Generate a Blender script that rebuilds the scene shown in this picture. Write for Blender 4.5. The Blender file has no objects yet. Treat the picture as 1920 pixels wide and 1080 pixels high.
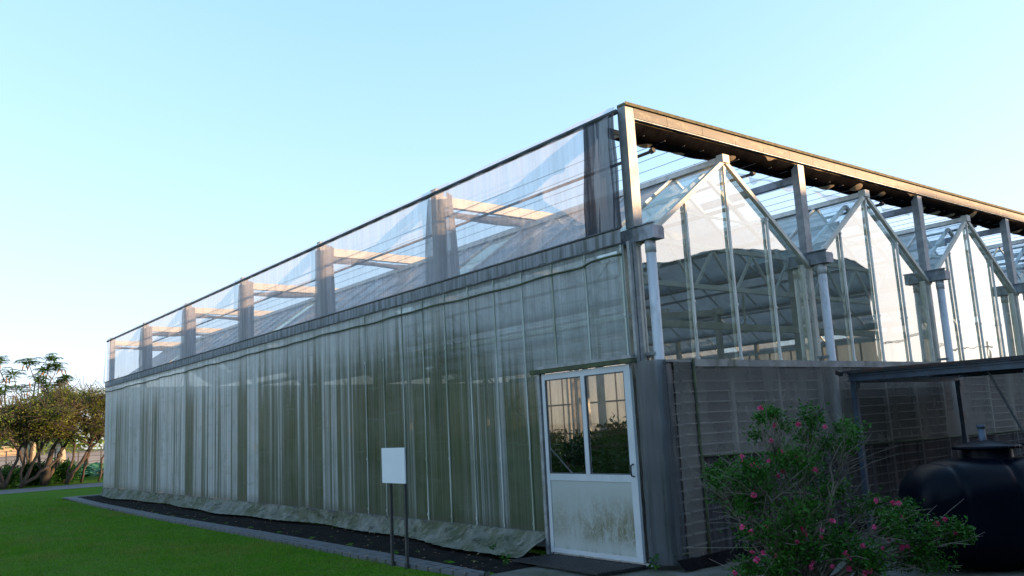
import bpy, math, random
import numpy as np
from mathutils import Vector, Matrix
random.seed(7); RNG = np.random.default_rng(7)
S = bpy.context.scene; COL = S.collection
R_ = math.radians
SUN_AZ, SUN_EL = 130.0, 9.0          # degrees clockwise from +Y, elevation

# ------------------------------------------------------------------ node helpers
def newmat(name):
    m = bpy.data.materials.new(name); m.use_nodes = True
    nt = m.node_tree; nt.nodes.clear()
    return m, nt, nt.nodes.new('ShaderNodeOutputMaterial')
def N(nt, typ, props=None, **ins):
    n = nt.nodes.new(typ)
    for k, v in (props or {}).items(): setattr(n, k, v)
    for k, v in ins.items():
        key = int(k[1:]) if k[0] == '_' and k[1:].isdigit() else k.replace('_', ' ')
        s = n.inputs[key]
        if isinstance(v, bpy.types.NodeSocket): nt.links.new(v, s)
        elif isinstance(v, bpy.types.Node): nt.links.new(v.outputs[0], s)
        else: s.default_value = v
    return n
def math_(nt, op, a, b=0.0, c=None, clamp=False):
    n = nt.nodes.new('ShaderNodeMath'); n.operation = op; n.use_clamp = clamp
    for i, v in enumerate((a, b) if c is None else (a, b, c)):
        if isinstance(v, (int, float)): n.inputs[i].default_value = v
        else: nt.links.new(v.outputs[0] if isinstance(v, bpy.types.Node) else v, n.inputs[i])
    return n.outputs[0]
def ramp(nt, fac, a, b):              # smoothstep a..b
    n = nt.nodes.new('ShaderNodeMapRange'); n.interpolation_type = 'SMOOTHSTEP'
    nt.links.new(fac, n.inputs[0]); n.inputs[1].default_value = a; n.inputs[2].default_value = b
    return n.outputs[0]
def coords(nt, scale=(1, 1, 1), kind='Object', off=(0, 0, 0)):
    t = nt.nodes.new('ShaderNodeTexCoord'); mp = nt.nodes.new('ShaderNodeMapping')
    nt.links.new(t.outputs[kind], mp.inputs[0]); mp.inputs['Scale'].default_value = scale
    mp.inputs['Location'].default_value = off
    return mp.outputs[0]
def noise(nt, scale=(1, 1, 1), s=1.0, detail=3.0, rough=.55, off=(0, 0, 0), kind='Object'):
    n = N(nt, 'ShaderNodeTexNoise', Vector=coords(nt, scale, kind, off), Scale=s, Detail=detail, Roughness=rough)
    return n.outputs[0]
def mixc(nt, f, a, b):
    n = nt.nodes.new('ShaderNodeMix'); n.data_type = 'RGBA'
    for i, v in ((0, f), (6, a), (7, b)):
        if isinstance(v, bpy.types.NodeSocket): nt.links.new(v, n.inputs[i])
        else: n.inputs[i].default_value = v if i == 0 else (*v, 1)
    return n.outputs[2]
def mixs(nt, f, a, b):
    n = nt.nodes.new('ShaderNodeMixShader')
    for i, v in enumerate((f, a, b)):
        if isinstance(v, (int, float)): n.inputs[i].default_value = v
        else: nt.links.new(v.outputs[0] if isinstance(v, bpy.types.Node) else v, n.inputs[i])
    return n
def bump(nt, h, strength=.3, dist=.02):
    return N(nt, 'ShaderNodeBump', Strength=strength, Distance=dist, Height=h).outputs[0]
def fresnel(nt, nrm=None):            # schlick, the same from either side of a thin sheet
    g = nt.nodes.new('ShaderNodeNewGeometry')
    d = nt.nodes.new('ShaderNodeVectorMath'); d.operation = 'DOT_PRODUCT'
    nt.links.new(g.outputs['Incoming'], d.inputs[0]); nt.links.new(nrm or g.outputs['Normal'], d.inputs[1])
    c = math_(nt, 'ABSOLUTE', d.outputs['Value'])
    return math_(nt, 'ADD', .042, math_(nt, 'MULTIPLY', math_(nt, 'POWER', math_(nt, 'SUBTRACT', 1.0, c, clamp=True), 5.0), .95))
def done(nt, out, sh):
    nt.links.new(sh.outputs[0], out.inputs[0])

def pmat(name, c1, c2=None, rough=.6, metal=0., s=8., scale=(1, 1, 1), bmp=0., lo=.35, hi=.65, spec=.5, dist=.01, grime=None, gs=(3, 3, 1)):
    m, nt, out = newmat(name)
    f = ramp(nt, noise(nt, scale, s, 5), lo, hi)
    col = mixc(nt, f, c1, c2 or tuple(v * .7 for v in c1))
    if grime:
        g = ramp(nt, noise(nt, gs, 2.5, 6, .65, (3, 1, 7)), .52, .72)
        col = mixc(nt, g, col, grime)
    b = N(nt, 'ShaderNodeBsdfPrincipled', Base_Color=col, Roughness=rough, Metallic=metal)
    b.inputs['Specular IOR Level'].default_value = spec
    if bmp: nt.links.new(bump(nt, noise(nt, scale, s * 3, 6, .65), bmp, dist), b.inputs['Normal'])
    done(nt, out, b); return m

def sheetmat(name, colour_fn, transp_fn, translucent=.4, gloss=.0, grough=.3, bump_fn=None):
    m, nt, out = newmat(name)
    col = colour_fn(nt)
    tr = transp_fn(nt)
    d = N(nt, 'ShaderNodeBsdfDiffuse', Color=col); t = N(nt, 'ShaderNodeBsdfTranslucent', Color=col)
    if bump_fn:
        bn = bump_fn(nt)
        nt.links.new(bn, d.inputs['Normal'])
    body = mixs(nt, translucent, d, t)
    if gloss:
        g = N(nt, 'ShaderNodeBsdfGlossy', Roughness=grough, Color=(1, 1, 1, 1))
        if bump_fn: nt.links.new(bn, g.inputs['Normal'])
        body = mixs(nt, math_(nt, 'MULTIPLY', fresnel(nt), gloss, clamp=True), body, g)
    tp = N(nt, 'ShaderNodeBsdfTransparent', Color=(1, 1, 1, 1))
    done(nt, out, mixs(nt, tr, body, tp)); return m

# ------------------------------------------------------------------ materials
def m_cladding():
    m, nt, out = newmat('algae_stained_cladding')
    s1 = noise(nt, (0, 1.9, .05), 1, 3, .55)
    s2 = noise(nt, (0, 9, .05), 1, 3, .6, (0, 5, 0))
    s3 = noise(nt, (0, 40, .35), 1, 3, .6, (0, 9, 0))
    sep = N(nt, 'ShaderNodeSeparateXYZ', Vector=coords(nt))
    y, z = sep.outputs[1], sep.outputs[2]
    pid = math_(nt, 'FLOOR', math_(nt, 'DIVIDE', math_(nt, 'ADD', y, .022), .549))
    wn = N(nt, 'ShaderNodeTexWhiteNoise', {'noise_dimensions': '1D'}, W=pid).outputs[0]
    mix = math_(nt, 'ADD', math_(nt, 'MULTIPLY', s1, .44), math_(nt, 'ADD', math_(nt, 'MULTIPLY', s2, .46), math_(nt, 'MULTIPLY', s3, .22)))
    mix = math_(nt, 'ADD', mix, math_(nt, 'MULTIPLY', math_(nt, 'SUBTRACT', wn, .5), .17))
    # the algae is heavier towards the door end of the wall
    near = ramp(nt, y, 22, 1)
    mix = math_(nt, 'ADD', mix, math_(nt, 'MULTIPLY', near, .095))
    h = math_(nt, 'ADD', 1.25, math_(nt, 'MULTIPLY', noise(nt, (0, 7, .0), 1, 3, .6, (0, 31, 0)), 2.9))
    h = math_(nt, 'SUBTRACT', h, math_(nt, 'MULTIPLY', ramp(nt, y, 3.2, 1.2), .9))
    lowness = ramp(nt, math_(nt, 'SUBTRACT', h, z), -.35, .55)
    g = math_(nt, 'MULTIPLY', ramp(nt, mix, .525, .635), math_(nt, 'ADD', math_(nt, 'MULTIPLY', lowness, .85), .15), clamp=True)
    tip = ramp(nt, noise(nt, (0, 17, .22), 1, 4, .65, (0, 77, 0)), .56, .72)
    topd = math_(nt, 'MULTIPLY', tip, ramp(nt, z, 2.2, 3.0))
    g = math_(nt, 'MAXIMUM', g, math_(nt, 'MULTIPLY', topd, .6))
    blotch = ramp(nt, noise(nt, (0, 3, 2.2), 1, 6, .7, (0, 2, 0)), .48, .70)
    dots = ramp(nt, noise(nt, (0, 30, 18), 1, 4, .7), .60, .72)
    pale = mixc(nt, ramp(nt, s2, .35, .65), (.80, .84, .85), (.57, .62, .62))
    pale = mixc(nt, math_(nt, 'MULTIPLY', blotch, .5), pale, (.30, .35, .30))
    heavy = math_(nt, 'MULTIPLY', ramp(nt, y, 10.5, 2.5), ramp(nt, math_(nt, 'ADD', z, math_(nt, 'MULTIPLY', s2, .8)), 3.3, 2.1))
    pale = mixc(nt, math_(nt, 'MULTIPLY', heavy, .58), pale, (.17, .205, .19))
    fine = ramp(nt, s3, .42, .62)
    pale = mixc(nt, math_(nt, 'MULTIPLY', fine, .32), pale, (.30, .36, .34))
    green = mixc(nt, ramp(nt, noise(nt, (0, 1.2, .5), 1, 4, .6, (0, 8, 0)), .4, .62), (.034, .058, .010), (.075, .102, .034))
    green = mixc(nt, math_(nt, 'MULTIPLY', ramp(nt, s3, .40, .62), .3), green, (.12, .15, .075))
    col = mixc(nt, math_(nt, 'MULTIPLY', g, math_(nt, 'ADD', .88, math_(nt, 'MULTIPLY', ramp(nt, s3, .62, .40), .12))), pale, green)
    col = mixc(nt, math_(nt, 'MULTIPLY', dots, .5), col, (.08, .10, .05))
    wr = ramp(nt, noise(nt, (0, .9, 11), 1, 5, .65, (0, 3, 4)), .56, .70)
    col = mixc(nt, math_(nt, 'MULTIPLY', wr, .30), col, (.20, .23, .18))  # faint wrinkles, their shade drawn as darker colour
    cloud = noise(nt, (0, .55, .8), 1, 5, .6, (0, 12, 3))
    col = mixc(nt, math_(nt, 'MULTIPLY', math_(nt, 'MULTIPLY', ramp(nt, cloud, .42, .68), ramp(nt, z, 2.9, 1.9)), .28), col, (.24, .28, .22))
    bot = ramp(nt, z, .42, .2)
    col = mixc(nt, math_(nt, 'MULTIPLY', bot, .55), col, (.10, .11, .07))
    nz = bump(nt, math_(nt, 'ADD', s2, math_(nt, 'MULTIPLY', s3, .4)), .2, .02)
    d = N(nt, 'ShaderNodeBsdfDiffuse', Color=col, Normal=nz); t = N(nt, 'ShaderNodeBsdfTranslucent', Color=col)
    gl = N(nt, 'ShaderNodeBsdfGlossy', Roughness=.4, Normal=nz)
    body = mixs(nt, math_(nt, 'MULTIPLY', fresnel(nt, nz), .6), mixs(nt, .42, d, t), gl)
    tp = N(nt, 'ShaderNodeBsdfTransparent', Color=(.92, .97, .93, 1))
    upper = math_(nt, 'MULTIPLY', ramp(nt, z, 1.9, 2.7), ramp(nt, y, 5.5, 2.5))
    tr = math_(nt, 'ADD', math_(nt, 'MULTIPLY', math_(nt, 'SUBTRACT', 1.0, g), .08), math_(nt, 'ADD', .05, math_(nt, 'MULTIPLY', upper, .27)))
    done(nt, out, mixs(nt, tr, body, tp)); return m

def m_glass(name, refl=1.9, tint=(.93, .97, .94), dirt=.07, dirtcol=(.55, .57, .5), low=None, base_refl=0.):
    m, nt, out = newmat(name)
    wav = bump(nt, noise(nt, (1, 1, 1), 1.3, 2, .5), .12, .02)
    f = math_(nt, 'ADD', math_(nt, 'MULTIPLY', fresnel(nt), refl), base_refl, clamp=True)
    gl = N(nt, 'ShaderNodeBsdfGlossy', Roughness=.015, Normal=wav, Color=(.94, .91, .75, 1))  # low sun's warm sky glow put into the reflection colour
    tp = N(nt, 'ShaderNodeBsdfTransparent', Color=(*tint, 1))
    dn = ramp(nt, noise(nt, (5, 5, 1.2), 1.0, 6, .7), .35, .8)
    amt = math_(nt, 'MULTIPLY', dn, dirt * 2)
    if low:
        sep = N(nt, 'ShaderNodeSeparateXYZ', Vector=coords(nt))
        lw = math_(nt, 'MULTIPLY', ramp(nt, sep.outputs[2], low + .45, low), .35)
        st = ramp(nt, noise(nt, (9, 1, 1.1), 1, 5, .7), .35, .75)
        amt = math_(nt, 'ADD', amt, math_(nt, 'MULTIPLY', lw, st), clamp=True)
    d = N(nt, 'ShaderNodeBsdfDiffuse', Color=(*dirtcol, 1)); t = N(nt, 'ShaderNodeBsdfTranslucent', Color=(*dirtcol, 1))
    base = mixs(nt, amt, tp, mixs(nt, .5, d, t))
    done(nt, out, mixs(nt, f, base, gl)); return m

def m_leaf(name, c1, c2, trans=.35, s=2.2, rough=.5, c3=None):
    m, nt, out = newmat(name)
    f = ramp(nt, noise(nt, (1, 1, 1), s, 4, .6), .36, .64)
    col = mixc(nt, f, c1, c2)
    if c3: col = mixc(nt, ramp(nt, noise(nt, (1, 1, 1), s * .5, 3, .6, (4, 2, 9)), .5, .66), col, c3)
    g2 = noise(nt, (1, 1, 1), 38, 1)
    hsv = N(nt, 'ShaderNodeHueSaturation', Color=col, Value=math_(nt, 'ADD', .65, math_(nt, 'MULTIPLY', g2, .7)))
    p = N(nt, 'ShaderNodeBsdfPrincipled', Base_Color=hsv.outputs[0], Roughness=rough)
    p.inputs['Specular IOR Level'].default_value = .15
    t = N(nt, 'ShaderNodeBsdfTranslucent', Color=hsv.outputs[0])
    done(nt, out, mixs(nt, trans, p, t)); return m

def const(v): return lambda nt: v
def streak_col(c1, c2, sc=(14, 14, .6)):
    return lambda nt: mixc(nt, ramp(nt, noise(nt, sc, 1, 4, .6), .38, .65), c1, c2)
def streak_tr(lo, hi, sc=(18, 18, .8)):
    return lambda nt: math_(nt, 'ADD', lo, math_(nt, 'MULTIPLY', ramp(nt, noise(nt, sc, 1, 4, .6, (2, 6, 1)), .3, .7), hi - lo))

M = {}
M['clad'] = m_cladding()
M['mull'] = pmat('film_covered_bar', (.46, .49, .46), (.24, .27, .20), .7, 0, 2, (1, 3, .4))
M['whitesteel'] = pmat('white_painted_truss', (.84, .85, .82), (.74, .75, .72), .5, 0, 5)
M['galv'] = pmat('galvanised_steel', (.32, .33, .335), (.21, .22, .225), .5, .2, 9, bmp=.05, grime=(.22, .21, .19))
M['alu'] = pmat('aluminium_bar', (.74, .73, .69), (.58, .58, .55), .42, .1, 5, (2, 2, .5), grime=(.30, .31, .27))
M['beam'] = pmat('weathered_zinc_flashing', (.090, .084, .072), (.062, .058, .050), .55, .15, 4, (1, 1, 3), bmp=.05, grime=(.20, .18, .12), gs=(2, 2, 4))
M['lichen'] = pmat('lichen_capping', (.16, .135, .055), (.07, .065, .03), .8, 0, 14, (1, 1, 1), bmp=.2)
M['cream'] = pmat('cream_painted_frame', (.62, .585, .51), (.50, .475, .41), .5, 0, 6, grime=(.42, .40, .32))
M['pvc'] = pmat('grey_plastic_pipe', (.60, .60, .62), (.50, .51, .54), .35, 0, 3, (1, 1, .4), grime=(.33, .33, .34))
M['gutter'] = pmat('dull_zinc_gutter', (.26, .29, .33), (.14, .16, .19), .45, .5, 7, bmp=.06, grime=(.09, .10, .10))
M['door'] = pmat('white_door_paint', (.55, .58, .61), (.48, .51, .54), .35, 0, 3, grime=(.55, .57, .57))
def m_doorpanel():
    m, nt, out = newmat('mud_stained_door_panel')
    sep = N(nt, 'ShaderNodeSeparateXYZ', Vector=coords(nt)); y, z = sep.outputs[1], sep.outputs[2]
    n1 = noise(nt, (1, 14, 3.2), 1, 6, .7); n2 = noise(nt, (1, 3, 2), 1, 5, .6, (1, 4, 2))
    vor = N(nt, 'ShaderNodeTexNoise', Vector=coords(nt, (1, 9, 6)), Scale=1.6, Detail=5, Distortion=1.4).outputs[0]
    band = math_(nt, 'MULTIPLY', ramp(nt, z, .10, .26), ramp(nt, z, .78, .34))
    right = math_(nt, 'ADD', .55, math_(nt, 'MULTIPLY', ramp(nt, y, 1.2, .35), .45))
    a = math_(nt, 'MULTIPLY', math_(nt, 'MULTIPLY', band, right), ramp(nt, math_(nt, 'ADD', math_(nt, 'MULTIPLY', n1, .5), math_(nt, 'MULTIPLY', n2, .5)), .36, .56))
    veins = ramp(nt, math_(nt, 'ABSOLUTE', math_(nt, 'SUBTRACT', vor, .5)), .0, .035)
    a = math_(nt, 'MULTIPLY', a, math_(nt, 'ADD', .25, math_(nt, 'MULTIPLY', veins, .75)))
    low = math_(nt, 'MULTIPLY', ramp(nt, z, .16, .02), ramp(nt, n1, .45, .62))
    a = math_(nt, 'ADD', a, math_(nt, 'MULTIPLY', low, .6), clamp=True)
    groove = math_(nt, 'LESS_THAN', math_(nt, 'FRACT', math_(nt, 'DIVIDE', y, .095)), .035)
    col = mixc(nt, a, (.40, .43, .41), (.17, .165, .095))
    col = mixc(nt, math_(nt, 'MULTIPLY', groove, .3), col, (.35, .37, .38))
    b = N(nt, 'ShaderNodeBsdfPrincipled', Base_Color=col, Roughness=.42)
    nt.links.new(bump(nt, math_(nt, 'SUBTRACT', math_(nt, 'MULTIPLY', a, .3), groove), .4, .004), b.inputs['Normal'])
    done(nt, out, b); return m
M['doorpanel'] = m_doorpanel()
M['glass'] = m_glass('gable_glass', 3.2, (.86, .92, .88), .055, (.50, .54, .45), low=1.97, base_refl=.34)
M['doorglass'] = m_glass('door_glass', .8, (.90, .93, .93), .02)
M['roofclear'] = m_glass('clear_roof_glass', 1.5, (.85, .92, .98), .16, (.60, .66, .70))
M['roofwhite'] = sheetmat('whitewashed_roof_glass', streak_col((.56, .56, .56), (.42, .43, .44), (3, 3, 3)), streak_tr(.06, .16), .5, .5, .2)
M['sheer'] = sheetmat('sheer_insect_net', streak_col((.66, .64, .68), (.52, .52, .56), (1, 12, .5)), streak_tr(.46, .60, (1, 16, .5)), .32)
M['curtain'] = sheetmat('bunched_grey_net', streak_col((.36, .35, .36), (.24, .235, .25), (20, 20, .4)), streak_tr(.10, .34, (26, 26, .3)), .55)
M['shadedcurtain'] = sheetmat('bunched_net_shaded_copy', streak_col((.075, .08, .095), (.045, .048, .06), (20, 20, .3)), streak_tr(.03, .16, (26, 26, .3)), .08)  # copy of the bunched net, its dense, unlit look put into the colour
M['band'] = sheetmat('grey_net_band', streak_col((.40, .41, .45), (.20, .21, .20), (1, 11, .9)), const(.08), .3)
M['blacknet'] = sheetmat('dark_insect_net', streak_col((.40, .37, .33), (.30, .275, .25), (2.2, 2, 1.2)), streak_tr(.47, .53, (3, 3, .6)), .3)
M['blackpleat'] = sheetmat('dark_pleated_net', streak_col((.16, .145, .15), (.06, .055, .058), (22, 2, .25)), streak_tr(.25, .50, (24, 2, .2)), .3)
M['blackroll'] = sheetmat('black_shade_cloth', streak_col((.016, .015, .016), (.009, .008, .009), (6, 6, 6)), const(.04), .25)
M['sunpatch'] = pmat('tan_sun_patch_tone', (.40, .31, .20), (.25, .19, .12), .9, 0, 9)  # stand-in tone for sunlit patches on the black roll
M['film'] = sheetmat('cloudy_plastic_film', streak_col((.16, .18, .20), (.08, .092, .10), (8, 8, .5)), const(.22), .4, .8, .25)
M['seam'] = pmat('mossy_seam', (.085, .10, .045), (.05, .06, .035), .9, 0, 8, bmp=.3)
M['edge'] = pmat('dark_rubber_edge', (.045, .05, .055), (.08, .085, .09), .6, 0, 6)
def m_skirt():
    m, nt, out = newmat('algae_skirt_cloth')
    n1 = noise(nt, (1, 1, 1), 1.6, 5, .65); n2 = noise(nt, (3, 6, 8), 1.2, 6, .7, (2, 2, 2))
    c = mixc(nt, ramp(nt, n1, .38, .60), (.16, .165, .135), (.075, .085, .038))
    c = mixc(nt, ramp(nt, n2, .50, .66), c, (.035, .04, .02))
    c = mixc(nt, math_(nt, 'MULTIPLY', ramp(nt, noise(nt, (1, 1, 1), 9, 5, .7, (7, 1, 3)), .50, .66), .6), c, (.24, .235, .20))
    b = N(nt, 'ShaderNodeBsdfPrincipled', Base_Color=c, Roughness=.8)
    nt.links.new(bump(nt, n2, .9, .06), b.inputs['Normal'])
    done(nt, out, b); return m
M['skirt'] = m_skirt()
M['slat'] = pmat('pale_louvre_slat', (.42, .395, .355), (.33, .31, .28), .6, 0, 5)
M['louvreback'] = pmat('dark_louvre_back', (.085, .078, .08), (.06, .055, .056), .6, 0, 4)
M['ledge'] = pmat('dusty_grey_ledge', (.33, .31, .29), (.22, .21, .20), .8, 0, 6, bmp=.2, grime=(.12, .12, .08))
M['wirem'] = pmat('thin_steel_wire', (.20, .21, .23), (.15, .16, .18), .5, .5, 3)
M['soil'] = pmat('black_wet_soil', (.012, .012, .012), (.022, .020, .018), 1, 0, 5, bmp=.9, dist=.03, spec=.04)
M['mat'] = pmat('black_rubber', (.012, .014, .018), (.02, .022, .026), .5, 0, 9)
M['lawnm'] = None
def m_lawn():
    m, nt, out = newmat('lawn_turf')
    mid = noise(nt, (1, 1, 1), 5, 5, .7); a = noise(nt, (1, 1, 1), .45, 4, .6); b_ = noise(nt, (1, 1, 1), 28, 5, .7)
    c = mixc(nt, ramp(nt, a, .35, .65), (.060, .180, .008), (.095, .205, .016))
    c = mixc(nt, math_(nt, 'MULTIPLY', ramp(nt, mid, .44, .60), .7), c, (.105, .155, .03))
    dry = noise(nt, (1, 1, 1), 1.3, 6, .7, (5, 3, 0))
    c = mixc(nt, math_(nt, 'MULTIPLY', ramp(nt, dry, .54, .68), .55), c, (.135, .125, .045))
    c = mixc(nt, math_(nt, 'MULTIPLY', ramp(nt, b_, .4, .65), .75), c, (.024, .070, .006))
    b = N(nt, 'ShaderNodeBsdfPrincipled', Base_Color=c, Roughness=.8)
    b.inputs['Specular IOR Level'].default_value = .02
    nt.links.new(bump(nt, b_, .8, .05), b.inputs['Normal'])
    done(nt, out, b); return m
M['lawn'] = m_lawn()
M['blade'] = m_leaf('grass_blade', (.080, .225, .010), (.125, .25, .020), .35, 2.5, .7, (.18, .22, .04))
def m_paver():
    m, nt, out = newmat('blue_grey_pavers')
    br = N(nt, 'ShaderNodeTexBrick', {'offset': .5}, Vector=coords(nt), Scale=1.0, Mortar_Size=.016, Brick_Width=.42, Row_Height=.21)
    br.inputs['Color1'].default_value = (.085, .09, .10, 1); br.inputs['Color2'].default_value = (.105, .11, .12, 1)
    br.inputs['Mortar'].default_value = (.025, .028, .022, 1)
    g = ramp(nt, noise(nt, (1, 1, 1), 3.5, 6, .7), .45, .7)
    c = mixc(nt, math_(nt, 'MULTIPLY', g, .5), br.outputs[0], (.075, .085, .085))
    b = N(nt, 'ShaderNodeBsdfPrincipled', Base_Color=c, Roughness=.75)
    nt.links.new(bump(nt, noise(nt, (1, 1, 1), 60, 4), .3, .005), b.inputs['Normal'])
    done(nt, out, b); return m
M['paver'] = m_paver()
M['apron'] = pmat('mossy_concrete', (.10, .105, .095), (.055, .065, .04), .85, 0, 3, bmp=.4, grime=(.03, .05, .015))
M['path'] = pmat('worn_asphalt', (.13, .13, .14), (.10, .10, .105), .9, 0, 6, bmp=.3)
M['dryfield'] = pmat('dry_grass_field', (.22, .20, .07), (.13, .16, .05), .9, 0, .6, bmp=.3)
M['bank'] = pmat('bare_tan_earth', (.36, .27, .19), (.28, .21, .15), .9, 0, .4, bmp=.3)
M['hedge'] = m_leaf('dark_hedge_leaf', (.018, .075, .014), (.035, .12, .022), .3, 1.5)
M['crown1'] = m_leaf('olive_tree_leaf', (.26, .27, .05), (.15, .20, .035), .55, .7, .55, (.34, .27, .09))
M['crown2'] = m_leaf('green_tree_leaf', (.15, .26, .05), (.22, .28, .07), .35, .7)
M['crown3'] = m_leaf('compound_tree_leaf', (.07, .20, .045), (.11, .23, .055), .35, .9)
M['pod'] = pmat('dry_seed_pod', (.35, .20, .10), (.26, .15, .08), .8, 0, 4)
M['bark'] = pmat('brown_bark', (.085, .063, .045), (.045, .034, .026), .9, 0, 7, (1, 1, .4), bmp=.6)
M['bushleaf'] = m_leaf('shrub_leaf', (.022, .100, .010), (.044, .145, .018), .3, 5, .38)
M['twig'] = pmat('grey_twig', (.20, .17, .13), (.12, .10, .08), .85, 0, 9)
M['pink'] = pmat('pink_filament', (.72, .05, .20), (.85, .14, .34), .6, 0, 60)
M['houseleaf'] = m_leaf('pot_plant_leaf', (.022, .075, .016), (.045, .11, .022), .3, 3)
M['pot'] = pmat('dark_plastic_pot', (.05, .035, .03), (.035, .025, .022), .6)
M['lotus'] = m_leaf('lotus_leaf', (.045, .16, .06), (.07, .21, .09), .2, 1.2)
M['tank'] = pmat('dark_blue_polyethylene', (.0016, .003, .007), (.0022, .004, .009), .34, 0, 3, bmp=.03, spec=.08)
M['bluesteel'] = pmat('weathered_blue_grey_steel', (.075, .105, .15), (.05, .07, .10), .5, .3, 7, bmp=.08, grime=(.07, .055, .05))
M['rust'] = pmat('rusty_roof_edge', (.035, .035, .04), (.075, .035, .022), .7, .1, 3, (1, 2, 1), lo=.45, hi=.6)
M['white'] = pmat('white_board', (.74, .76, .80), (.70, .72, .77), .55, 0, 5, lo=.3, hi=.7)
M['post'] = pmat('dark_metal_post', (.045, .05, .055), (.075, .075, .07), .55, .4, 8)
M['floor'] = pmat('greenhouse_floor', (.10, .10, .09), (.06, .06, .055), .9, 0, 2)
M['bench'] = pmat('bench_metal', (.20, .21, .22), (.14, .15, .15), .6, .3, 6)
M['endwall'] = sheetmat('pale_end_wall', streak_col((.30, .31, .29), (.21, .22, .21), (4, 4, .8)), const(.10), .35)
M['shed'] = pmat('dark_corrugated_wall', (.055, .065, .075), (.040, .048, .056), .8, 0, 6, (1, 1, 8), lo=.3, hi=.7)
M['tan'] = pmat('tan_painted_wall', (.50, .36, .22), (.42, .30, .19), .8, 0, .6)
M['redroof'] = pmat('reddish_roof', (.22, .11, .08), (.16, .085, .065), .8, 0, 2)
M['darkroof'] = pmat('dark_far_roof', (.07, .075, .08), (.05, .05, .055), .8, 0, 2)
M['pane'] = pmat('dark_window', (.03, .035, .04), (.04, .045, .05), .2)
M['polem'] = pmat('concrete_pole', (.36, .32, .22), (.27, .24, .17), .8, 0, 3)

# ------------------------------------------------------------------ geometry helpers
class MB:
    def __init__(s): s.v = []; s.f = []; s.mi = []; s.cur = 0
    def quad(s, a, b, c, d):
        n = len(s.v); s.v += [a, b, c, d]; s.f.append((n, n+1, n+2, n+3)); s.mi.append(s.cur)
    def poly(s, pts):
        n = len(s.v); s.v += list(pts); s.f.append(tuple(range(n, n+len(pts)))); s.mi.append(s.cur)
    def box(s, x0, x1, y0, y1, z0, z1):
        n = len(s.v)
        s.v += [(x, y, z) for z in (z0, z1) for y in (y0, y1) for x in (x0, x1)]
        for f in ((0,2,3,1),(4,5,7,6),(0,1,5,4),(2,6,7,3),(0,4,6,2),(1,3,7,5)):
            s.f.append(tuple(n+i for i in f)); s.mi.append(s.cur)
    def bar(s, p, q, w, h, up=(0, 0, 1)):
        p, q = Vector(p), Vector(q); d = (q-p).normalized(); up = Vector(up)
        if abs(d.dot(up)) > .98: up = Vector((0, 1, 0))
        a = d.cross(up).normalized()*w/2; b = a.cross(d).normalized()*h/2
        n = len(s.v)
        for c in (p, q):
            s.v += [tuple(c-a-b), tuple(c+a-b), tuple(c+a+b), tuple(c-a+b)]
        for f in ((0,1,2,3),(7,6,5,4),(0,4,5,1),(1,5,6,2),(2,6,7,3),(3,7,4,0)):
            s.f.append(tuple(n+i for i in f)); s.mi.append(s.cur)
    def tube(s, path, rad, n=8, cap=True):
        path = [Vector(p) for p in path]
        rad = rad if isinstance(rad, (list, tuple)) else [rad]*len(path)
        base = len(s.v); ref = None
        for i, p in enumerate(path):
            d = (path[min(i+1, len(path)-1)]-path[max(i-1, 0)])
            d = d.normalized() if d.length > 1e-9 else Vector((0, 0, 1))
            if ref is None: ref = Vector((1, 0, 0)) if abs(d.x) < .8 else Vector((0, 1, 0))
            a = d.cross(ref).normalized(); b = d.cross(a).normalized()
            for k in range(n):
                t = 2*math.pi*k/n
                s.v.append(tuple(p+(a*math.cos(t)+b*math.sin(t))*rad[i]))
        for i in range(len(path)-1):
            for k in range(n):
                k2 = (k+1) % n
                s.f.append((base+i*n+k, base+i*n+k2, base+(i+1)*n+k2, base+(i+1)*n+k)); s.mi.append(s.cur)
        if cap:
            s.f.append(tuple(base+k for k in range(n))[::-1]); s.mi.append(s.cur)
            s.f.append(tuple(base+(len(path)-1)*n+k for k in range(n))); s.mi.append(s.cur)
    def grid(s, nu, nv, fn):
        b = len(s.v)
        for i in range(nu+1):
            for j in range(nv+1): s.v.append(fn(i/nu, j/nv))
        for i in range(nu):
            for j in range(nv):
                a = b+i*(nv+1)+j
                s.f.append((a, a+nv+1, a+nv+2, a+1)); s.mi.append(s.cur)
    def lathe(s, prof, c, n=28, axis=(0, 0, 1)):
        b = len(s.v)
        for r, z in prof:
            for k in range(n):
                t = 2*math.pi*k/n; s.v.append((c[0]+r*math.cos(t), c[1]+r*math.sin(t), c[2]+z))
        for i in range(len(prof)-1):
            for k in range(n):
                k2 = (k+1) % n
                s.f.append((b+i*n+k, b+i*n+k2, b+(i+1)*n+k2, b+(i+1)*n+k)); s.mi.append(s.cur)
        s.f.append(tuple(b+(len(prof)-1)*n+k for k in range(n))); s.mi.append(s.cur)
    def build(s, name, mat, parent=None, smooth=False, loc=None):
        off = np.array(loc if loc is not None else worldloc(parent), float)
        me = bpy.data.meshes.new(name)
        vv = np.array(s.v, float) - off
        me.from_pydata([tuple(x) for x in vv], [], s.f)
        mats = mat if isinstance(mat, list) else [mat]
        for k in mats: me.materials.append(k)
        if len(mats) > 1: me.polygons.foreach_set('material_index', s.mi)
        if smooth: me.polygons.foreach_set('use_smooth', [True]*len(me.polygons))
        me.update()
        o = bpy.data.objects.new(name, me); COL.objects.link(o)
        if parent: o.parent = parent
        else: o.location = off
        return o
def worldloc(o):
    if o is None: return (0, 0, 0)
    while o.parent: o = o.parent
    return tuple(o.location)
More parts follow.
